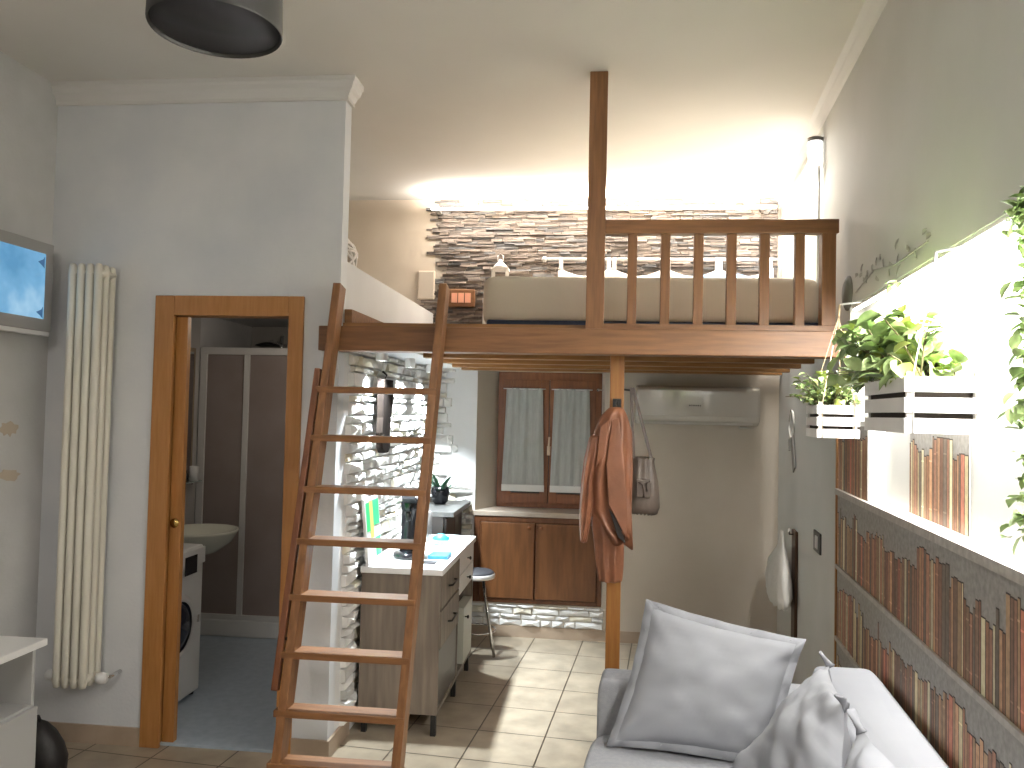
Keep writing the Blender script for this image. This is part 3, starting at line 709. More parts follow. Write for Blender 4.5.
# wooden plank hanging
o = thing('wooden_plank', 'dark old wooden plank hanging on the bright stone wall', 'wall decoration', (.07, .68, 1.40))
m = MB(); R = []
for z, a, b in ((1.39, .52, .60), (1.42, .48, .64), (1.50, .465, .625), (1.58, .48, .64), (1.66, .475, .67), (1.74, .465, .68), (1.785, .48, .67)):
    R.append([(.058, a, z), (.095, a, z), (.095, b, z), (.058, b, z)])
m.rings(R, smooth=False).build('plank', mat('weathered_dark_wood', (.012, .009, .008), 1, col2=(.022, .017, .014), scale=8, stretch=(4, 4, 1)), o, bevel=.005)
MB().tube([(.06, .60, 1.78), (.075, .60, 1.81), (.05, .60, 1.83)], .006).build('hook', dark_metal, o)

# stool
st = thing('round_stool', 'round black bar stool with chrome legs by the sideboard end', 'stool', (.43, 1.72, 0))
MB().lathe([(.0001, .50), (.10, .50), (.118, .515), (.118, .54), (.105, .552), (.0001, .556)], (.43, 1.72, 0), 32, cap=False).build('seat', black_m, st)
MB().lathe([(.120, .505), (.124, .512), (.124, .530), (.120, .536)], (.43, 1.72, 0), 32, cap=False).build('seat_rim', alu, st)
for k in range(4):
    a = PI / 4 + k * PI / 2 + .2; MB().tube([(.43 + .06 * math.cos(a), 1.72 + .06 * math.sin(a), .50), (.43 + .17 * math.cos(a), 1.72 + .17 * math.sin(a), .008)], .009).build('leg', chrome, st)
MB().tube([(.43 + .135 * math.cos(t * PI / 12), 1.72 + .135 * math.sin(t * PI / 12), .16) for t in range(25)], .006, 6, cap=False).build('footring', chrome, st)

# ================================================================ JACKET, HANDBAG on the post
hk = thing('coat_hook', 'small metal coat hook on the golden support post', 'hook', (1.31, .19, 1.67))
MB().box((1.29, .19, 1.62), (1.33, .20, 1.70)).build('plate', dark_metal, hk)
MB().tube([(1.31, .19, 1.67), (1.31, .165, 1.67), (1.31, .155, 1.69)], .005).build('prong', dark_metal, hk)
MB().tube([(1.343, .235, 1.745), (1.375, .235, 1.742), (1.382, .235, 1.755)], .005).build('side_prong', dark_metal, hk)
jk = thing('leather_jacket', 'tan leather jacket hanging from the golden support post', 'jacket', (1.30, .12, .85))
def drape(rows, seed, cy, N=56, fold=.18, hem=0, dep=.055):
    """rows: (z, x0, x1) -> folded closed tube"""
    R = []; nr = len(rows)
    for k in range(nr * 4 - 3):
        i = min(k // 4, nr - 2); f = (k - i * 4) / 4
        z, a, b = [rows[i][q] * (1 - f) + rows[i + 1][q] * f for q in range(3)]
        c = (a + b) / 2; hw = (b - a) / 2; ring = []
        kf = min(1, k / 10)
        for j in range(N):
            u = 2 * PI * j / N
            fo = 1 + kf * fold * math.sin(5 * u + seed + .12 * k) + kf * fold * .5 * math.sin(11 * u + seed * 2 - .08 * k)
            fy = 1 + kf * fold * 2.2 * math.sin(7 * u + seed + .1 * k) + kf * fold * noise.noise(Vector((u * 2, k * .25, seed))) * 3
            zz = z
            if hem and k > (nr * 4 - 3) - 6: zz -= hem * math.sin(2 * u + seed) * (k - (nr * 4 - 9)) / 6
            ring.append((c + hw * math.cos(u) * (1 + .25 * (fo - 1)), cy + min(dep, hw) * math.sin(u) * fy, zz))
        R.append(ring)
    return MB().rings(R, cap=True)
drape([(1.66, 1.275, 1.335), (1.62, 1.235, 1.355), (1.55, 1.205, 1.375), (1.46, 1.185, 1.38), (1.36, 1.165, 1.385), (1.26, 1.165, 1.385), (1.18, 1.185, 1.385), (1.10, 1.235, 1.39), (1.03, 1.30, 1.395)], 1.3, .085, hem=.05, fold=.13).build('jacket_body', leather, jk, subsurf=1)
drape([(1.53, 1.185, 1.245), (1.42, 1.160, 1.235), (1.32, 1.150, 1.215), (1.22, 1.145, 1.21), (1.12, 1.145, 1.195), (1.03, 1.15, 1.18)], 4.1, .06, fold=.14, dep=.035).build('sleeve', leather, jk, subsurf=1)
drape([(1.27, 1.20, 1.33), (1.12, 1.20, 1.345), (1.02, 1.215, 1.35), (.92, 1.228, 1.35), (.85, 1.24, 1.345)], 2.2, .09, fold=.14, dep=.04).build('sleeve', leather, jk, subsurf=1)
def flap(pts, t, name, m_):
    n = len(pts); m = MB().add([(x, y, z) for x, y, z in pts] + [(x, y + t, z) for x, y, z in pts], [list(range(n)), list(range(n, 2 * n))[::-1]] + [(i, n + i, n + (i + 1) % n, (i + 1) % n) for i in range(n)])
    m.build(name, m_, jk, bevel=.003)
flap([(1.275, .018, 1.20), (1.335, .018, 1.13), (1.355, .02, 1.04), (1.32, .02, 1.07)], .012, 'open_lining', leather_d)
flap([(1.285, .012, 1.60), (1.315, .008, 1.61), (1.345, .012, 1.40), (1.365, .014, 1.15), (1.355, .012, 1.07), (1.275, .010, 1.22), (1.262, .010, 1.40)], .010, 'front_panel', leather)
flap([(1.232, .012, 1.57), (1.270, .008, 1.60), (1.255, .010, 1.45), (1.215, .014, 1.38)], .010, 'collar_flap', leather)
# handbag
bg = thing('handbag', 'taupe leather drawstring handbag hanging right of the jacket', 'handbag', (1.46, .20, 1.19))
R = []
for z, hw, hd in ((1.185, .050, .03), (1.19, .066, .045), (1.22, .076, .055), (1.28, .074, .055), (1.34, .064, .048), (1.40, .052, .038), (1.435, .047, .032), (1.45, .050, .034)):
    R.append([(1.440 + hw * 1.06 * math.cos(t * PI / 20) * (1 + .04 * math.cos(9 * t * PI / 20) * (z > 1.33)), .215 + hd * math.sin(t * PI / 20) * (1 + .10 * math.cos(9 * t * PI / 20) * (z > 1.33)), z - .03 + .006 * math.sin(3 * t)) for t in range(40)])
MB().rings(R).build('bag_body', taupe, bg)
MB().bar((1.395, .215, 1.415), (1.377, .235, 1.755), .012, .02).bar((1.385, .235, 1.755), (1.482, .215, 1.40), .014, .02).build('strap', taupe_d, bg)
o = MB().bar((1.405, .150, 1.28), (1.475, .150, 1.28), .012, .085, (0, 1, 0)).build('front_pocket', taupe, bg, bevel=.01)
MB().tube([(1.41, .142, 1.315), (1.435, .138, 1.30), (1.442, .140, 1.26), (1.44, .142, 1.24)], .004).tube([(1.47, .142, 1.315), (1.45, .138, 1.305), (1.455, .14, 1.27)], .004).build('tie_cord', taupe_d, o)

# ================================================================ AC
ac = thing('air_conditioner', 'white wall-mounted air conditioner under the loft', 'air conditioner', (1.91, 2.06, 1.57))
pr = [(2.16, 1.83), (2.0, 1.83), (1.965, 1.815), (1.955, 1.78), (1.955, 1.62), (1.97, 1.585), (2.02, 1.562), (2.16, 1.558)]
MB().prism(pr, 1.485, 2.325, 'x').build('housing', ac_white, ac, bevel=.012)
B((1.50, 1.952, 1.62), (2.31, 1.957, 1.80)).build('front_panel', ac_white, ac, bevel=.002)
MB().bar((1.53, 1.985, 1.574), (2.28, 1.985, 1.574), .003, .035, (0, .5, .87)).build('air_flap', mat('flap_grey', (.45, .43, .40), .3), ac)
m = MB()
for k, (dx, wd) in enumerate(((0, .010), (.016, .007), (.028, .011), (.044, .009), (.058, .010), (.073, .008))):
    m.box((1.845 + dx, 1.9505, 1.690), (1.845 + dx + wd, 1.952, 1.700))
m.build('brand_lettering', logo_m, ac)
MB().tube([(2.22, 2.15, 1.575), (2.22, 2.15, 1.545), (2.325, 2.15, 1.545)], .01).build('drain_pipe', ac_white, ac)

# ================================================================ right wall hangings (under loft), frame W
o = thing('lanyard', 'grey cord loop with a hanging strap on the wall beyond the small crate', 'lanyard', (.735, 5.25, 1.3), FW)
MB().tube([(.733, 5.25 + .10 * math.sin(t * PI / 10) , 1.585 + .085 * math.cos(t * PI / 10)) for t in range(21)], .006, 6, cap=False).build('loop', rope_g, o)
MB().bar((.730, 5.20, 1.50), (.730, 5.10, 1.31), .008, .075, (1, 0, 0)).build('strap', mat('grey_strap', (.28, .27, .25), .8), o)
MB().bar((.730, 5.32, 1.49), (.730, 5.30, 1.42), .008, .03, (1, 0, 0)).build('tag', mat('grey_strap', (.28, .27, .25), .8), o)
MB().tube([(.74, 5.25, 1.67), (.725, 5.25, 1.67)], .008).build('hook', dark_metal, o)
o = thing('light_switch', 'dark-framed light switch with white rocker near the bookshelf print', 'light switch', (.74, 4.32, .995), FW)
B((.730, 4.235, .945), (.740, 4.415, 1.05)).build('frame', mat('switch_frame', (.05, .045, .04), .4), o, bevel=.003)
B((.726, 4.285, .965), (.731, 4.345, 1.03)).build('rocker', white_lam, o, bevel=.002)
o = thing('brown_strap', 'dark brown wooden strip on the wall behind the white bag', 'wood strip', (.735, 5.03, .30), FW)
B((.722, 4.98, .25), (.740, 5.12, .955)).build('strip', mat('dark_brown_wood', (.07, .03, .012), .5), o, bevel=.006)
MB().tube([(.722, 5.05, .93), (.700, 5.05, .93), (.697, 5.05, .95)], .006).build('hook', dark_metal, o)
o = thing('white_carrier_bag', 'white plastic carrier bag hanging on the dark wooden strip', 'bag', (.66, 5.1, .50), FW)
R = []
for z, y0, y1, hd in ((.495, 5.06, 5.18, .02), (.51, 4.90, 5.36, .045), (.56, 4.86, 5.46, .06), (.64, 4.88, 5.52, .06), (.72, 4.90, 5.46, .05), (.78, 4.93, 5.30, .035), (.83, 4.96, 5.18, .022), (.88, 4.985, 5.12, .012), (.945, 5.01, 5.07, .008)):
    R.append([(.655 + hd * math.sin(t * PI / 18) * (1 + .2 * math.sin(4 * t)), (y0 + y1) / 2 + (y1 - y0) / 2 * math.cos(t * PI / 18) * (1 + .04 * math.sin(5 * t + z * 30)), z + .008 * math.sin(2 * t)) for t in range(36)])
MB().rings(R).build('bag_body', mat('white_plastic_film', (.66, .64, .60), .35, bump=.5, bscale=25), o)
MB().tube([(.69, 5.04, .945), (.699, 5.05, .962)], .005).build('handle_loop', mat('white_plastic_film', (.66, .64, .60), .35), o)

# ================================================================ SOFA (frame W)
sf = thing('sofa', 'light grey fabric sofa along the bookshelf print', 'sofa', (.2, 1.9, 0), FW)
pillow_box((-.285, 1.0, .20), (.56, 3.08, .43), .05, wob=.004).build('seat_cushion', sofa_m, sf)
B((-.26, .98, .06), (.70, 3.10, .21)).build('base', sofa_m, sf, bevel=.01)
pillow_box((-.265, 3.085, .06), (.715, 3.27, .615), .05, wob=.003).build('armrest', sofa_m, sf)
pillow_box((.49, 1.0, .10), (.728, 3.085, .745), .05, wob=.004).build('backrest', cush_w, sf)
for x in (-.2, .62):
    for y in (1.05, 3.15): B((x - .025, y - .025, 0), (x + .025, y + .025, .065)).build('foot', dark_metal, sf)
cushion('sofa_cushion', [(-.185, 2.93, .455), (.345, 2.90, .455), (.455, 3.06, .815), (-.065, 3.09, .905)], .085, cush_m, 'large grey cushion with flanged edge propped on the sofa arm', frame=FW, flange=.026, seed=3, wr=.004, group='grey cushions on the sofa')
c2 = cushion('sofa_cushion', [(.19, 2.72, .455), (.43, 2.14, .455), (.475, 2.36, .85), (.53, 2.90, .80)], .10, cush_m, 'crumpled grey cushion in the sofa corner behind the pale one', frame=FW, seed=9, wr=.008, group='grey cushions on the sofa')
c3 = cushion('sofa_cushion', [(.31, 2.06, .455), (.46, 1.60, .455), (.60, 1.66, .84), (.46, 2.12, .875)], .085, cush_w, 'pale cushion with a knotted corner, nearest on the sofa', frame=FW, seed=14, wr=.006, group='grey cushions on the sofa')
# knotted ear: corner tab
def ear(parent, p, d, s, m_):
    p = Vector(p); d = Vector(d).normalized(); u = d.cross(Vector((0, 0, 1))).normalized(); R = []
    for f, w_, t_ in ((-.3, .4, .4), (0, .22, .25), (.4, .5, .16), (.8, .8, .12), (1.0, .6, .1)):
        c_ = p + d * s * f; v = d.cross(u)
        R.append([c_ + u * s * w_ * .5 * math.cos(a * PI / 5) + v * s * t_ * math.sin(a * PI / 5) for a in range(10)])
    MB().rings(R).build('corner_ear', m_, parent)
ear(c2, (.474, 2.355, .848), (-.35, -.5, .6), .045, cush_m)
ear(c2, (.53, 2.895, .80), (-.5, .1, .7), .045, cush_m)
ear(c3, (.46, 2.115, .875), (-.3, .4, .7), .045, cush_w)

# ================================================================ niche LED, crates, plants
o = thing('niche_led_strip', 'glowing LED strip hidden under the soffit of the right wall', 'light strip', (.775, 1.9, 2.095), FW)
B((.748, .25, 2.088), (.766, 3.6, 2.093)).build('led_tape', led_m, o)
B((.745, .25, 2.093), (.769, 3.6, 2.105)).build('led_channel', alu, o)
def crate(name, label, x0, x1, y0, y1, z0, z1, rope_top, cordm, leafless=False):
    c = thing(name, label, 'planter crate', ((x0 + x1) / 2, (y0 + y1) / 2, z0), FW, 'white hanging crates')
    H = z1 - z0; sh = H * .27; g = (H - 3 * sh) / 2
    for k in range(3):
        za = z0 + k * (sh + g)
        B((x0, y0, za), (x1, y0 + .008, za + sh)).build('slat', crate_m, c, bevel=.001)
        B((x0, y1 - .008, za), (x1, y1, za + sh)).build('slat', crate_m, c, bevel=.001)
        B((x0, y0 + .008, za), (x0 + .008, y1 - .008, za + sh)).build('slat', crate_m, c, bevel=.001)
        B((x1 - .008, y0 + .008, za), (x1, y1 - .008, za + sh)).build('slat', crate_m, c, bevel=.001)
    for a in (x0 + .008, x1 - .022):
        for b in (y0 + .008, y1 - .022): B((a, b, z0), (a + .014, b + .014, z1 + .012)).build('corner_post', crate_m, c)
    B((x0 + .008, y0 + .008, z0), (x1 - .008, y1 - .008, z0 + .006)).build('bottom', crate_m, c)
    B((x0 + .012, y0 + .025, z0 + .006), (x1 - .012, y1 - .025, z1 - .012)).build('soil_box', soil, c)
    m = MB()
    for a in (x0 + .02, x1 - .02):
        for b in (y0 - .002, y1 + .002): m.tube([(a, b, z0), (a, b, z1 + .01), rope_top], .0018, 5)
    m.tube([rope_top, (rope_top[0] + .004, rope_top[1], rope_top[2] + .05)], .004, 6)
    m.build('rope', cordm, c)
    MB().tube([(rope_top[0] + .004, rope_top[1], rope_top[2] + .05), (XR + .005, rope_top[1], rope_top[2] + .06)], .004, 6).build('hook', white_lam, c)
    return c
crate('hanging_crate', 'small white slatted planter crate hanging nearest the loft beam', .555, .713, 3.30, 3.56, 1.552, 1.680, (.655, 3.42, 2.04), rope_m)
crate('hanging_crate', 'large white slatted planter crate hanging on the glowing wall', .552, .734, 2.09, 2.50, 1.597, 1.735, (.68, 2.3, 2.03), rope_g)
def leaf(mb, p, d, up, L_, W_):
    d = d.normalized(); s = d.cross(up)
    if s.length < 1e-3: s = Vector((1, 0, 0))
    s.normalize(); n = s.cross(d)
    prof = [(0, .0), (.25, .42), (.5, .5), (.75, .34), (1, 0)]
    cen = []; l = []; r = []
    for f, w_ in prof:
        c_ = p + d * L_ * f - n * (L_ * .25 * f * f)
        cen.append(c_); l.append(c_ - s * W_ * w_ + n * W_ * .18 * (w_ > 0)); r.append(c_ + s * W_ * w_ + n * W_ * .18 * (w_ > 0))
    vs = [cen[0], l[1], cen[1], r[1], l[2], cen[2], r[2], l[3], cen[3], r[3], cen[4]]
    mb.add(vs, [(0, 2, 1), (0, 3, 2), (1, 2, 5, 4), (2, 3, 6, 5), (4, 5, 8, 7), (5, 6, 9, 8), (7, 8, 10), (8, 9, 10)], True)
def bush(name, label, boxc, nleaf, ll, seed, mat1, mat2, top, spill, frame=FW, xlim=.735, stems=60, y_extra=0):
    x0, x1, y0, y1, zb = boxc
    t = thing(name, label, 'plant', ((x0 + x1) / 2, (y0 + y1) / 2, zb), frame, 'plants in the white crates')
    r_ = random.Random(seed); st_ = MB(); A = MB(); Bm = MB(); Cm = MB()
    for k in range(stems):
        p = Vector((r_.uniform(x0 + .02, x1 - .02), r_.uniform(y0 + .03, y1 - .03), zb))
        tip = Vector((p.x + r_.gauss(0, spill) - .01, p.y + r_.gauss(0, spill) + y_extra * r_.random(), zb + r_.uniform(.3, 1) ** 1.0 * top))
        tip.x = min(tip.x, xlim - ll * .6)
        if r_.random() < .22: tip.z = zb + r_.uniform(-.01, .06)
        pts = [p, p.lerp(tip, .5) + Vector((0, 0, .02)), tip]
        st_.tube(pts, [.003, .0022, .0012], 5)
        for q in range(int(nleaf / stems)):
            f = r_.uniform(.25, 1.0); b = pts[0].lerp(pts[1], f * 2) if f < .5 else pts[1].lerp(pts[2], f * 2 - 1)
            d = Vector((r_.gauss(0, 1), r_.gauss(0, 1), r_.gauss(.1, .6))); L_ = ll * r_.uniform(.6, 1.25)
            if b.x + L_ > xlim and d.x > 0: d.x = -d.x
            mbx = A if r_.random() < .5 else (Bm if r_.random() < .75 else Cm)
            leaf(mbx, b, d, Vector((r_.gauss(0, .4), r_.gauss(0, .4), 1)), L_, L_ * .72)
    st_.build('stems', stem_m, t); A.build('foliage', mat1, t); Bm.build('foliage', mat2, t)
    o = Cm.build('foliage', leaf_y, t); o['label'] = 'yellowish leaves'
    return t
bush('crate_plant', 'small-leaved green plant in the small hanging crate', (.565, .705, 3.31, 3.55, 1.668), 900, .032, 2, leaf_b, leaf_a, .15, .055, stems=90)
bush('crate_plant', 'broad-leaved green plant overflowing the large hanging crate', (.565, .71, 2.10, 2.49, 1.723), 1150, .055, 5, leaf_a, leaf_b, .20, .06, stems=110, y_extra=.50)
# sparse upright branches of the large plant belong to a thin trailing plant on the wall hook
def trailing(name, label, pts, n, ll, seed, group=None, spread=.02, m1=leaf_a, m2=leaf_b):
    r_ = random.Random(seed); t = thing(name, label, 'plant', pts[-1], FW, group)
    st_ = MB(); A = MB(); Bm = MB(); P = [Vector(p) for p in pts]
    st_.tube(P, .003, 6)
    for k in range(n):
        f = r_.uniform(0, len(P) - 1.001); i = int(f); b = P[i].lerp(P[i + 1], f - i) + Vector((r_.gauss(0, spread), r_.gauss(0, spread), r_.gauss(0, spread)))
        b.x = min(b.x, .70)
        d = Vector((-abs(r_.gauss(0, 1)) * .7, r_.gauss(0, 1), r_.gauss(-.3, .6)))
        leaf(A if r_.random() < .5 else Bm, b, d, Vector((0, 0, 1)), ll * r_.uniform(.7, 1.2), ll * .7)
    st_.build('stems', stem_m, t); A.build('foliage', m1, t); Bm.build('foliage', m2, t)
    return t
trailing('thin_vine', 'thin sparse vine on the glowing wall above the large crate', [(.745, 2.75, 2.07), (.72, 2.72, 2.0), (.70, 2.62, 1.93), (.68, 2.50, 1.88), (.66, 2.40, 1.80)], 16, .04, 31)
trailing('hanging_vine', 'dense green vine hanging at the right edge of the view', [(.74, 1.78, 2.07), (.70, 1.74, 2.06), (.675, 1.675, 1.98), (.68, 1.675, 1.85), (.675, 1.675, 1.7), (.68, 1.675, 1.55), (.675, 1.675, 1.40)], 380, .036, 37, spread=.018)
# dark grey disc and flat grey leaf shapes on the soffit wall
o = thing('wall_disk', 'round dark grey plaque on the soffit wall at the loft end', 'disk', (XR, 3.63, 2.16), FW)
MB().lathe([(.0001, -.018), (.055, -.016), (.078, -.006), (.08, 0)], (XR, 3.66, 2.17), 28, 'x', cap=False, sx=1.1, sy=.95).build('disc', disk, o)
o = thing('wall_leaf_shapes', 'grey leaf shapes along a thin stem low on the soffit wall', 'wall decoration', (XR, 3.2, 2.13), FW)
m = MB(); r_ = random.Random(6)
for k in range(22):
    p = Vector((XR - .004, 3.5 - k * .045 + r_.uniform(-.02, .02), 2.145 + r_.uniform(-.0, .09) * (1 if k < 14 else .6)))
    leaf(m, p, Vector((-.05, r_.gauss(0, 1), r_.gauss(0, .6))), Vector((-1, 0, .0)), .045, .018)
m.build('leaves', leaf_grey, o)
MB().tube([(XR - .004, 3.5, 2.15), (XR - .004, 3.2, 2.19), (XR - .004, 2.9, 2.155), (XR - .004, 2.55, 2.16)], .003, 5).build('stem', leaf_grey, o)

# ================================================================ LEFT SIDE: radiator, TV, cabinet, bag, stains
rd = thing('column_radiator', 'tall cream column radiator on the blue-grey wall', 'radiator', (-1.2, -.09, .30))
for k in range(4):
    x = -1.245 + k * .043
    m = MB()
    for y in (-.155, -.105, -.055): m.lathe([(.0001, .305), (.014, .31), (.0185, .33), (.0185, 2.25), (.014, 2.275), (.0001, 2.28)], (x, y, 0), 12, cap=False)
    for z in (.345, 2.235): m.tube([(x, -.165, z), (x, -.045, z)], .019, 12)
    m.build('column', enamel, rd)
m = MB()
for z in (.345, 2.235): m.tube([(-1.26, -.105, z), (-1.10, -.105, z)], .018, 12)
m.build('header_tube', enamel, rd)
for x in (-1.310, -1.06):
    o = MB().lathe([(.0001, -.02), (.022, -.018), (.026, 0), (.024, .025), (.0001, .03)], (x, -.105, .345), 16, 'x', cap=False).build('valve_knob', white_lam, rd)
    MB().tube([(x + (.02 if x < -1.2 else -.02), -.105, .345), (x + (.0 if x < -1.2 else .03), -.08, .345), (x + (.0 if x < -1.2 else .03), 0, .345)], .010).build('valve_pipe', chrome, o)
tv = thing('wall_television', 'wall-mounted television showing a blue picture', 'television', (-1.42, -.5, 1.95))
B((-1.41, -.86, 1.955), (-1.375, -.112, 2.372)).build('tv_body', tv_frame, tv, bevel=.005)
B((-1.376, -.80, 2.012), (-1.372, -.172, 2.318)).build('screen', screen_m, tv)
for z in (2.04, 2.275):
    m = MB(); m.prism([(-.20, z - .012), (-.18, z - .025), (-.18, z + .03), (-.19, z + .015), (-.225, z)], -1.3718, -1.3712, 'x')
    m.build('picture_mark', mat('dark_blue_picture', (.01, .02, .05), .5, emit=(.05, .13, .25), estr=1), tv)
B((-1.47, -.60, 2.08), (-1.41, -.40, 2.25)).build('wall_bracket', dark_metal, tv)
B((-1.405, -.85, 1.935), (-1.38, -.115, 1.956)).build('sound_bar', white_lam, tv, bevel=.003)
mc = thing('media_cabinet', 'white media cabinet with an open shelf under the television', 'cabinet', (-1.2, -1.2, 0))
B((-1.468, -2.2, .652), (-.955, -.63, .680)).build('top_board', white_lam, mc, bevel=.003)
m = MB().box((-1.468, -2.19, .05), (-1.45, -.655, .652)).box((-1.45, -.673, .05), (-.985, -.655, .652)).box((-1.45, -2.19, .05), (-.985, -2.17, .652)).box((-1.45, -2.17, .415), (-.985, -.673, .43)).box((-1.45, -2.17, .05), (-.985, -.673, .07))
m.build('carcass', white_lacq, mc, bevel=.002)
for y0, y1 in ((-1.40, -.657), (-2.19, -1.41)): B((-.985, y0, .06), (-.967, y1, .42)).build('drawer', white_lacq, mc, bevel=.003)
B((-1.44, -2.15, 0), (-1.0, -.70, .05)).build('plinth', black_m, mc)
bk = thing('dark_backpack', 'dark backpack slumped on the floor beside the white cabinet', 'backpack', (-1.12, -.42, 0))
R = []
for z, rx, ry, ox in ((.0, .13, .12, 0), (.02, .15, .14, 0), (.10, .155, .15, 0), (.18, .14, .135, -.01), (.25, .11, .11, -.025), (.30, .07, .07, -.04), (.325, .02, .02, -.045)):
    R.append([(-1.155 + ox + .6 * rx * math.cos(t * PI / 16) * (1 + .05 * math.sin(3 * t)), -.34 + .55 * ry * math.sin(t * PI / 16), z * .72) for t in range(32)])
MB().rings(R).build('bag_body', mat('dark_nylon', (.008, .006, .006), .6, bump=.4, bscale=20), bk)
MB().tube([(-1.17, -.43, .20), (-1.16, -.42, .25), (-1.18, -.36, .255), (-1.19, -.32, .20)], .008).build('strap', black_m, bk)
# wall stains (peeling patches) on the left wall
for (y, z, sy, sz, lb) in ((-.24, 1.50, .06, .04, 'upper small beige worn patch on the grey left wall'), (-.23, 1.285, .075, .035, 'lower wide beige worn patch on the grey left wall')):
    m = MB(); pts = []; r_ = random.Random(int(z * 100))
    for k in range(18):
        a = 2 * PI * k / 18; rr = r_.uniform(.6, 1.1); pts.append((y + sy * rr * math.cos(a), z + sz * rr * math.sin(a)))
    m.prism(pts, -1.4700, -1.4685, 'x')
    tag(m.build('worn_patch', stain, None, FL, (-1.47, y, z - sz)), lb, 'wall patch')

# ================================================================ PENDANT LAMP
pc = (-1.055, 1.66, 2.50)
pd = thing('pendant_lamp', 'black drum pendant lamp hanging from the ceiling', 'pendant lamp', (pc[0], pc[1], 2.5), FW)
MB().lathe([(.148, 0), (.150, .004), (.146, .14), (.135, .19), (.10, .225), (.03, .24), (.03, .235), (.095, .22), (.130, .185), (.141, .14), (.145, .004), (.148, 0)], pc, 48, cap=False).build('lamp_shade', mat('black_shade', (.02, .019, .017), .5), pd)
MB().lathe([(.0001, .008), (.143, .008), (.143, .014), (.0001, .014)], pc, 40, cap=False).build('diffuser', black_m, pd)
MB().tube([(pc[0], pc[1], 2.735), (pc[0], pc[1], CZ - .03)], .004).build('cable', black_m, pd)
MB().lathe([(.05, -.03), (.055, -.0)], (pc[0], pc[1], CZ), 24).build('ceiling_rose', black_m, pd)

# ================================================================ BATHROOM
wm = thing('washing_machine', 'white front-loading washing machine inside the bathroom', 'washing machine', (-1.2, .42, .012))
B((-1.455, .13, .03), (-.985, .70, .84)).build('cabinet', appl, wm, bevel=.012)
B((-.985, .135, .74), (-.972, .695, .83)).build('control_panel', appl, wm, bevel=.004)
MB().box((-.972, .47, .70), (-.970, .60, .80)).build('display', black_g, wm)
d = MB().lathe([(.17, 0), (.175, .012), (.15, .028), (.135, .02)], (-.985, .42, .44), 36, 'x', cap=False).build('door_ring', alu, wm)
MB().lathe([(.0001, .035), (.08, .032), (.14, .015), (.14, 0)], (-.985, .42, .44), 32, 'x', cap=False).build('door_glass', mat('dark_blue_glass', (.012, .018, .04), .1), d)
MB().box((-.958, .585, .43), (-.945, .60, .47)).build('door_latch', chrome, d, bevel=.003)
for x in (-1.42, -1.02):
    for y in (.17, .66): MB().lathe([(.02, 0), (.02, .02)], (x, y, .012), 12).build('foot', black_m, wm)
bs = thing('washbasin', 'white oval washbasin on the left bathroom wall', 'washbasin', (-1.25, 1.10, .62))
R = []
for z, rx, ry in ((.70, .05, .07), (.72, .12, .12), (.78, .20, .20), (.84, .235, .25), (.855, .24, .255), (.857, .225, .24), (.83, .20, .21), (.77, .13, .13), (.76, .02, .02)):
    R.append([(-1.225 + rx * math.cos(t * PI / 20) , 1.09 + ry * math.sin(t * PI / 20), z) for t in range(40)])
MB().rings(R).box((-1.590, .95, .72), (-1.42, 1.23, .85)).build('bowl', mat('ivory_ceramic', (.66, .66, .56), .15), bs)
MB().lathe([(.07, 0), (.055, .1), (.06, .6), (.07, .7)], (-1.36, 1.09, .012), 20).build('pedestal', mat('ivory_ceramic', (.66, .66, .56), .15), bs)
MB().tube([(-1.48, 1.09, .85), (-1.48, 1.09, .93), (-1.36, 1.09, .95), (-1.32, 1.09, .93)], .011).build('tap', chrome, bs)
mr = thing('bathroom_mirror', 'tall framed mirror on the left bathroom wall', 'mirror', (-1.58, 1.44, 1.12))
B((-1.590, 1.22, 1.12), (-1.577, 1.66, 2.02)).build('frame', mat('mirror_frame', (.25, .19, .12), .4), mr, bevel=.003)
B((-1.577, 1.25, 1.15), (-1.575, 1.63, 1.99)).build('mirror_glass', mirror_m, mr)
sh = thing('glass_shelf', 'glass shelf below the bathroom mirror', 'shelf', (-1.55, 1.45, 1.10))
B((-1.590, 1.25, 1.095), (-1.50, 1.66, 1.103)).build('shelf_plate', mat('shelf_glass', (.35, .40, .38), .1), sh)
for y in (1.30, 1.61): B((-1.590, y, 1.075), (-1.55, y + .012, 1.096)).build('bracket', chrome, sh)
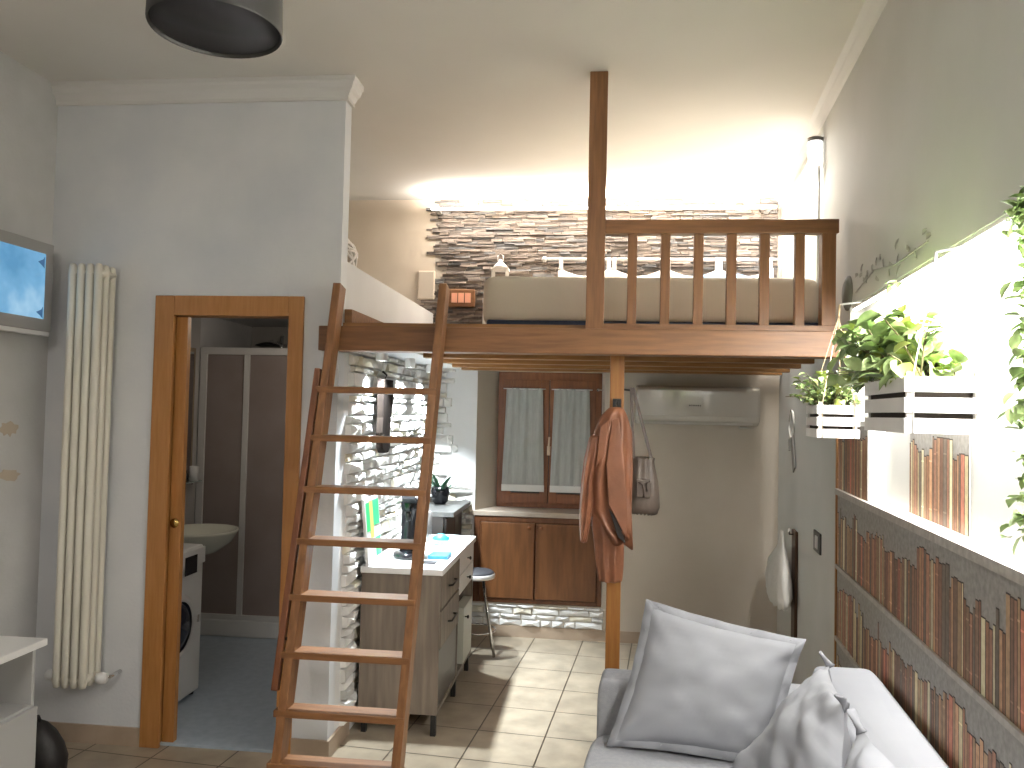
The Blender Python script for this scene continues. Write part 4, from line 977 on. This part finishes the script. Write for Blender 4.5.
tag(MB().lathe([(.028, 0), (.03, .10), (.026, .10), (.024, .01), (.0001, .01)], (-1.53, 1.60, 1.103), 16).build('toothbrush_cup', appl, None, FL, (-1.53, 1.60, 1.103)), 'white cup at the end of the glass shelf', 'cup')
for k, (y, h) in enumerate(((1.38, .08), (1.45, .06), (1.51, .075))):
    tag(MB().lathe([(.018, 0), (.018, h * .7), (.008, h * .8), (.008, h)], (-1.54, y, 1.103), 12).build('dark_bottle', black_g, None, FL, (-1.54, y, 1.103)), ('nearest', 'middle', 'farthest')[k] + ' of the three small dark bottles on the glass shelf', 'bottle', 'bottles on the glass shelf')
o = thing('wall_soap_holder', 'black soap holder on the wall above the washbasin', 'soap holder', (-1.58, 1.45, .93))
MB().box((-1.590, 1.38, .99), (-1.57, 1.52, 1.02)).box((-1.590, 1.40, .93), (-1.56, 1.50, .95)).build('holder', black_g, o)
se = thing('shower_enclosure', 'shower enclosure with pale metal frame and smoked panels', 'shower enclosure', (-.8, 1.8, .012))
B((-1.590, 1.74, .012), (-.10, 2.58, .13)).build('shower_tray', appl, se, bevel=.01)
for z0, z1 in ((1.985, 2.035), (.13, .165)): B((-1.590, 1.745, z0), (-.10, 1.785, z1)).build('rail', alu, se, bevel=.003)
for x, wd in ((-1.565, .05), (-1.245, .04), (-.90, .03), (-.55, .03), (-.12, .04)): B((x - wd / 2, 1.748, .165), (x + wd / 2, 1.782, 1.985)).build('upright', alu, se, bevel=.002)
for a, b in ((-1.54, -1.265), (-1.225, -.915), (-.885, -.565), (-.535, -.14)): B((a, 1.762, .165), (b, 1.768, 1.985)).build('panel', frost, se)
o = thing('shower_arm_set', 'chrome shower arm and rose above the enclosure rail', 'shower', (-1.25, 2.4, 2.1))
MB().tube([(-1.30, 2.59, 2.12), (-1.30, 2.30, 2.13), (-1.30, 2.25, 2.11)], .010).build('arm', chrome, o)
MB().lathe([(.02, .03), (.09, .01), (.09, 0)], (-1.30, 2.22, 2.085), 24).build('rose', dark_metal, o)
MB().tube([(-1.30, 2.50, 2.0), (-1.30, 2.50, 2.19)], .012).build('riser', chrome, o)
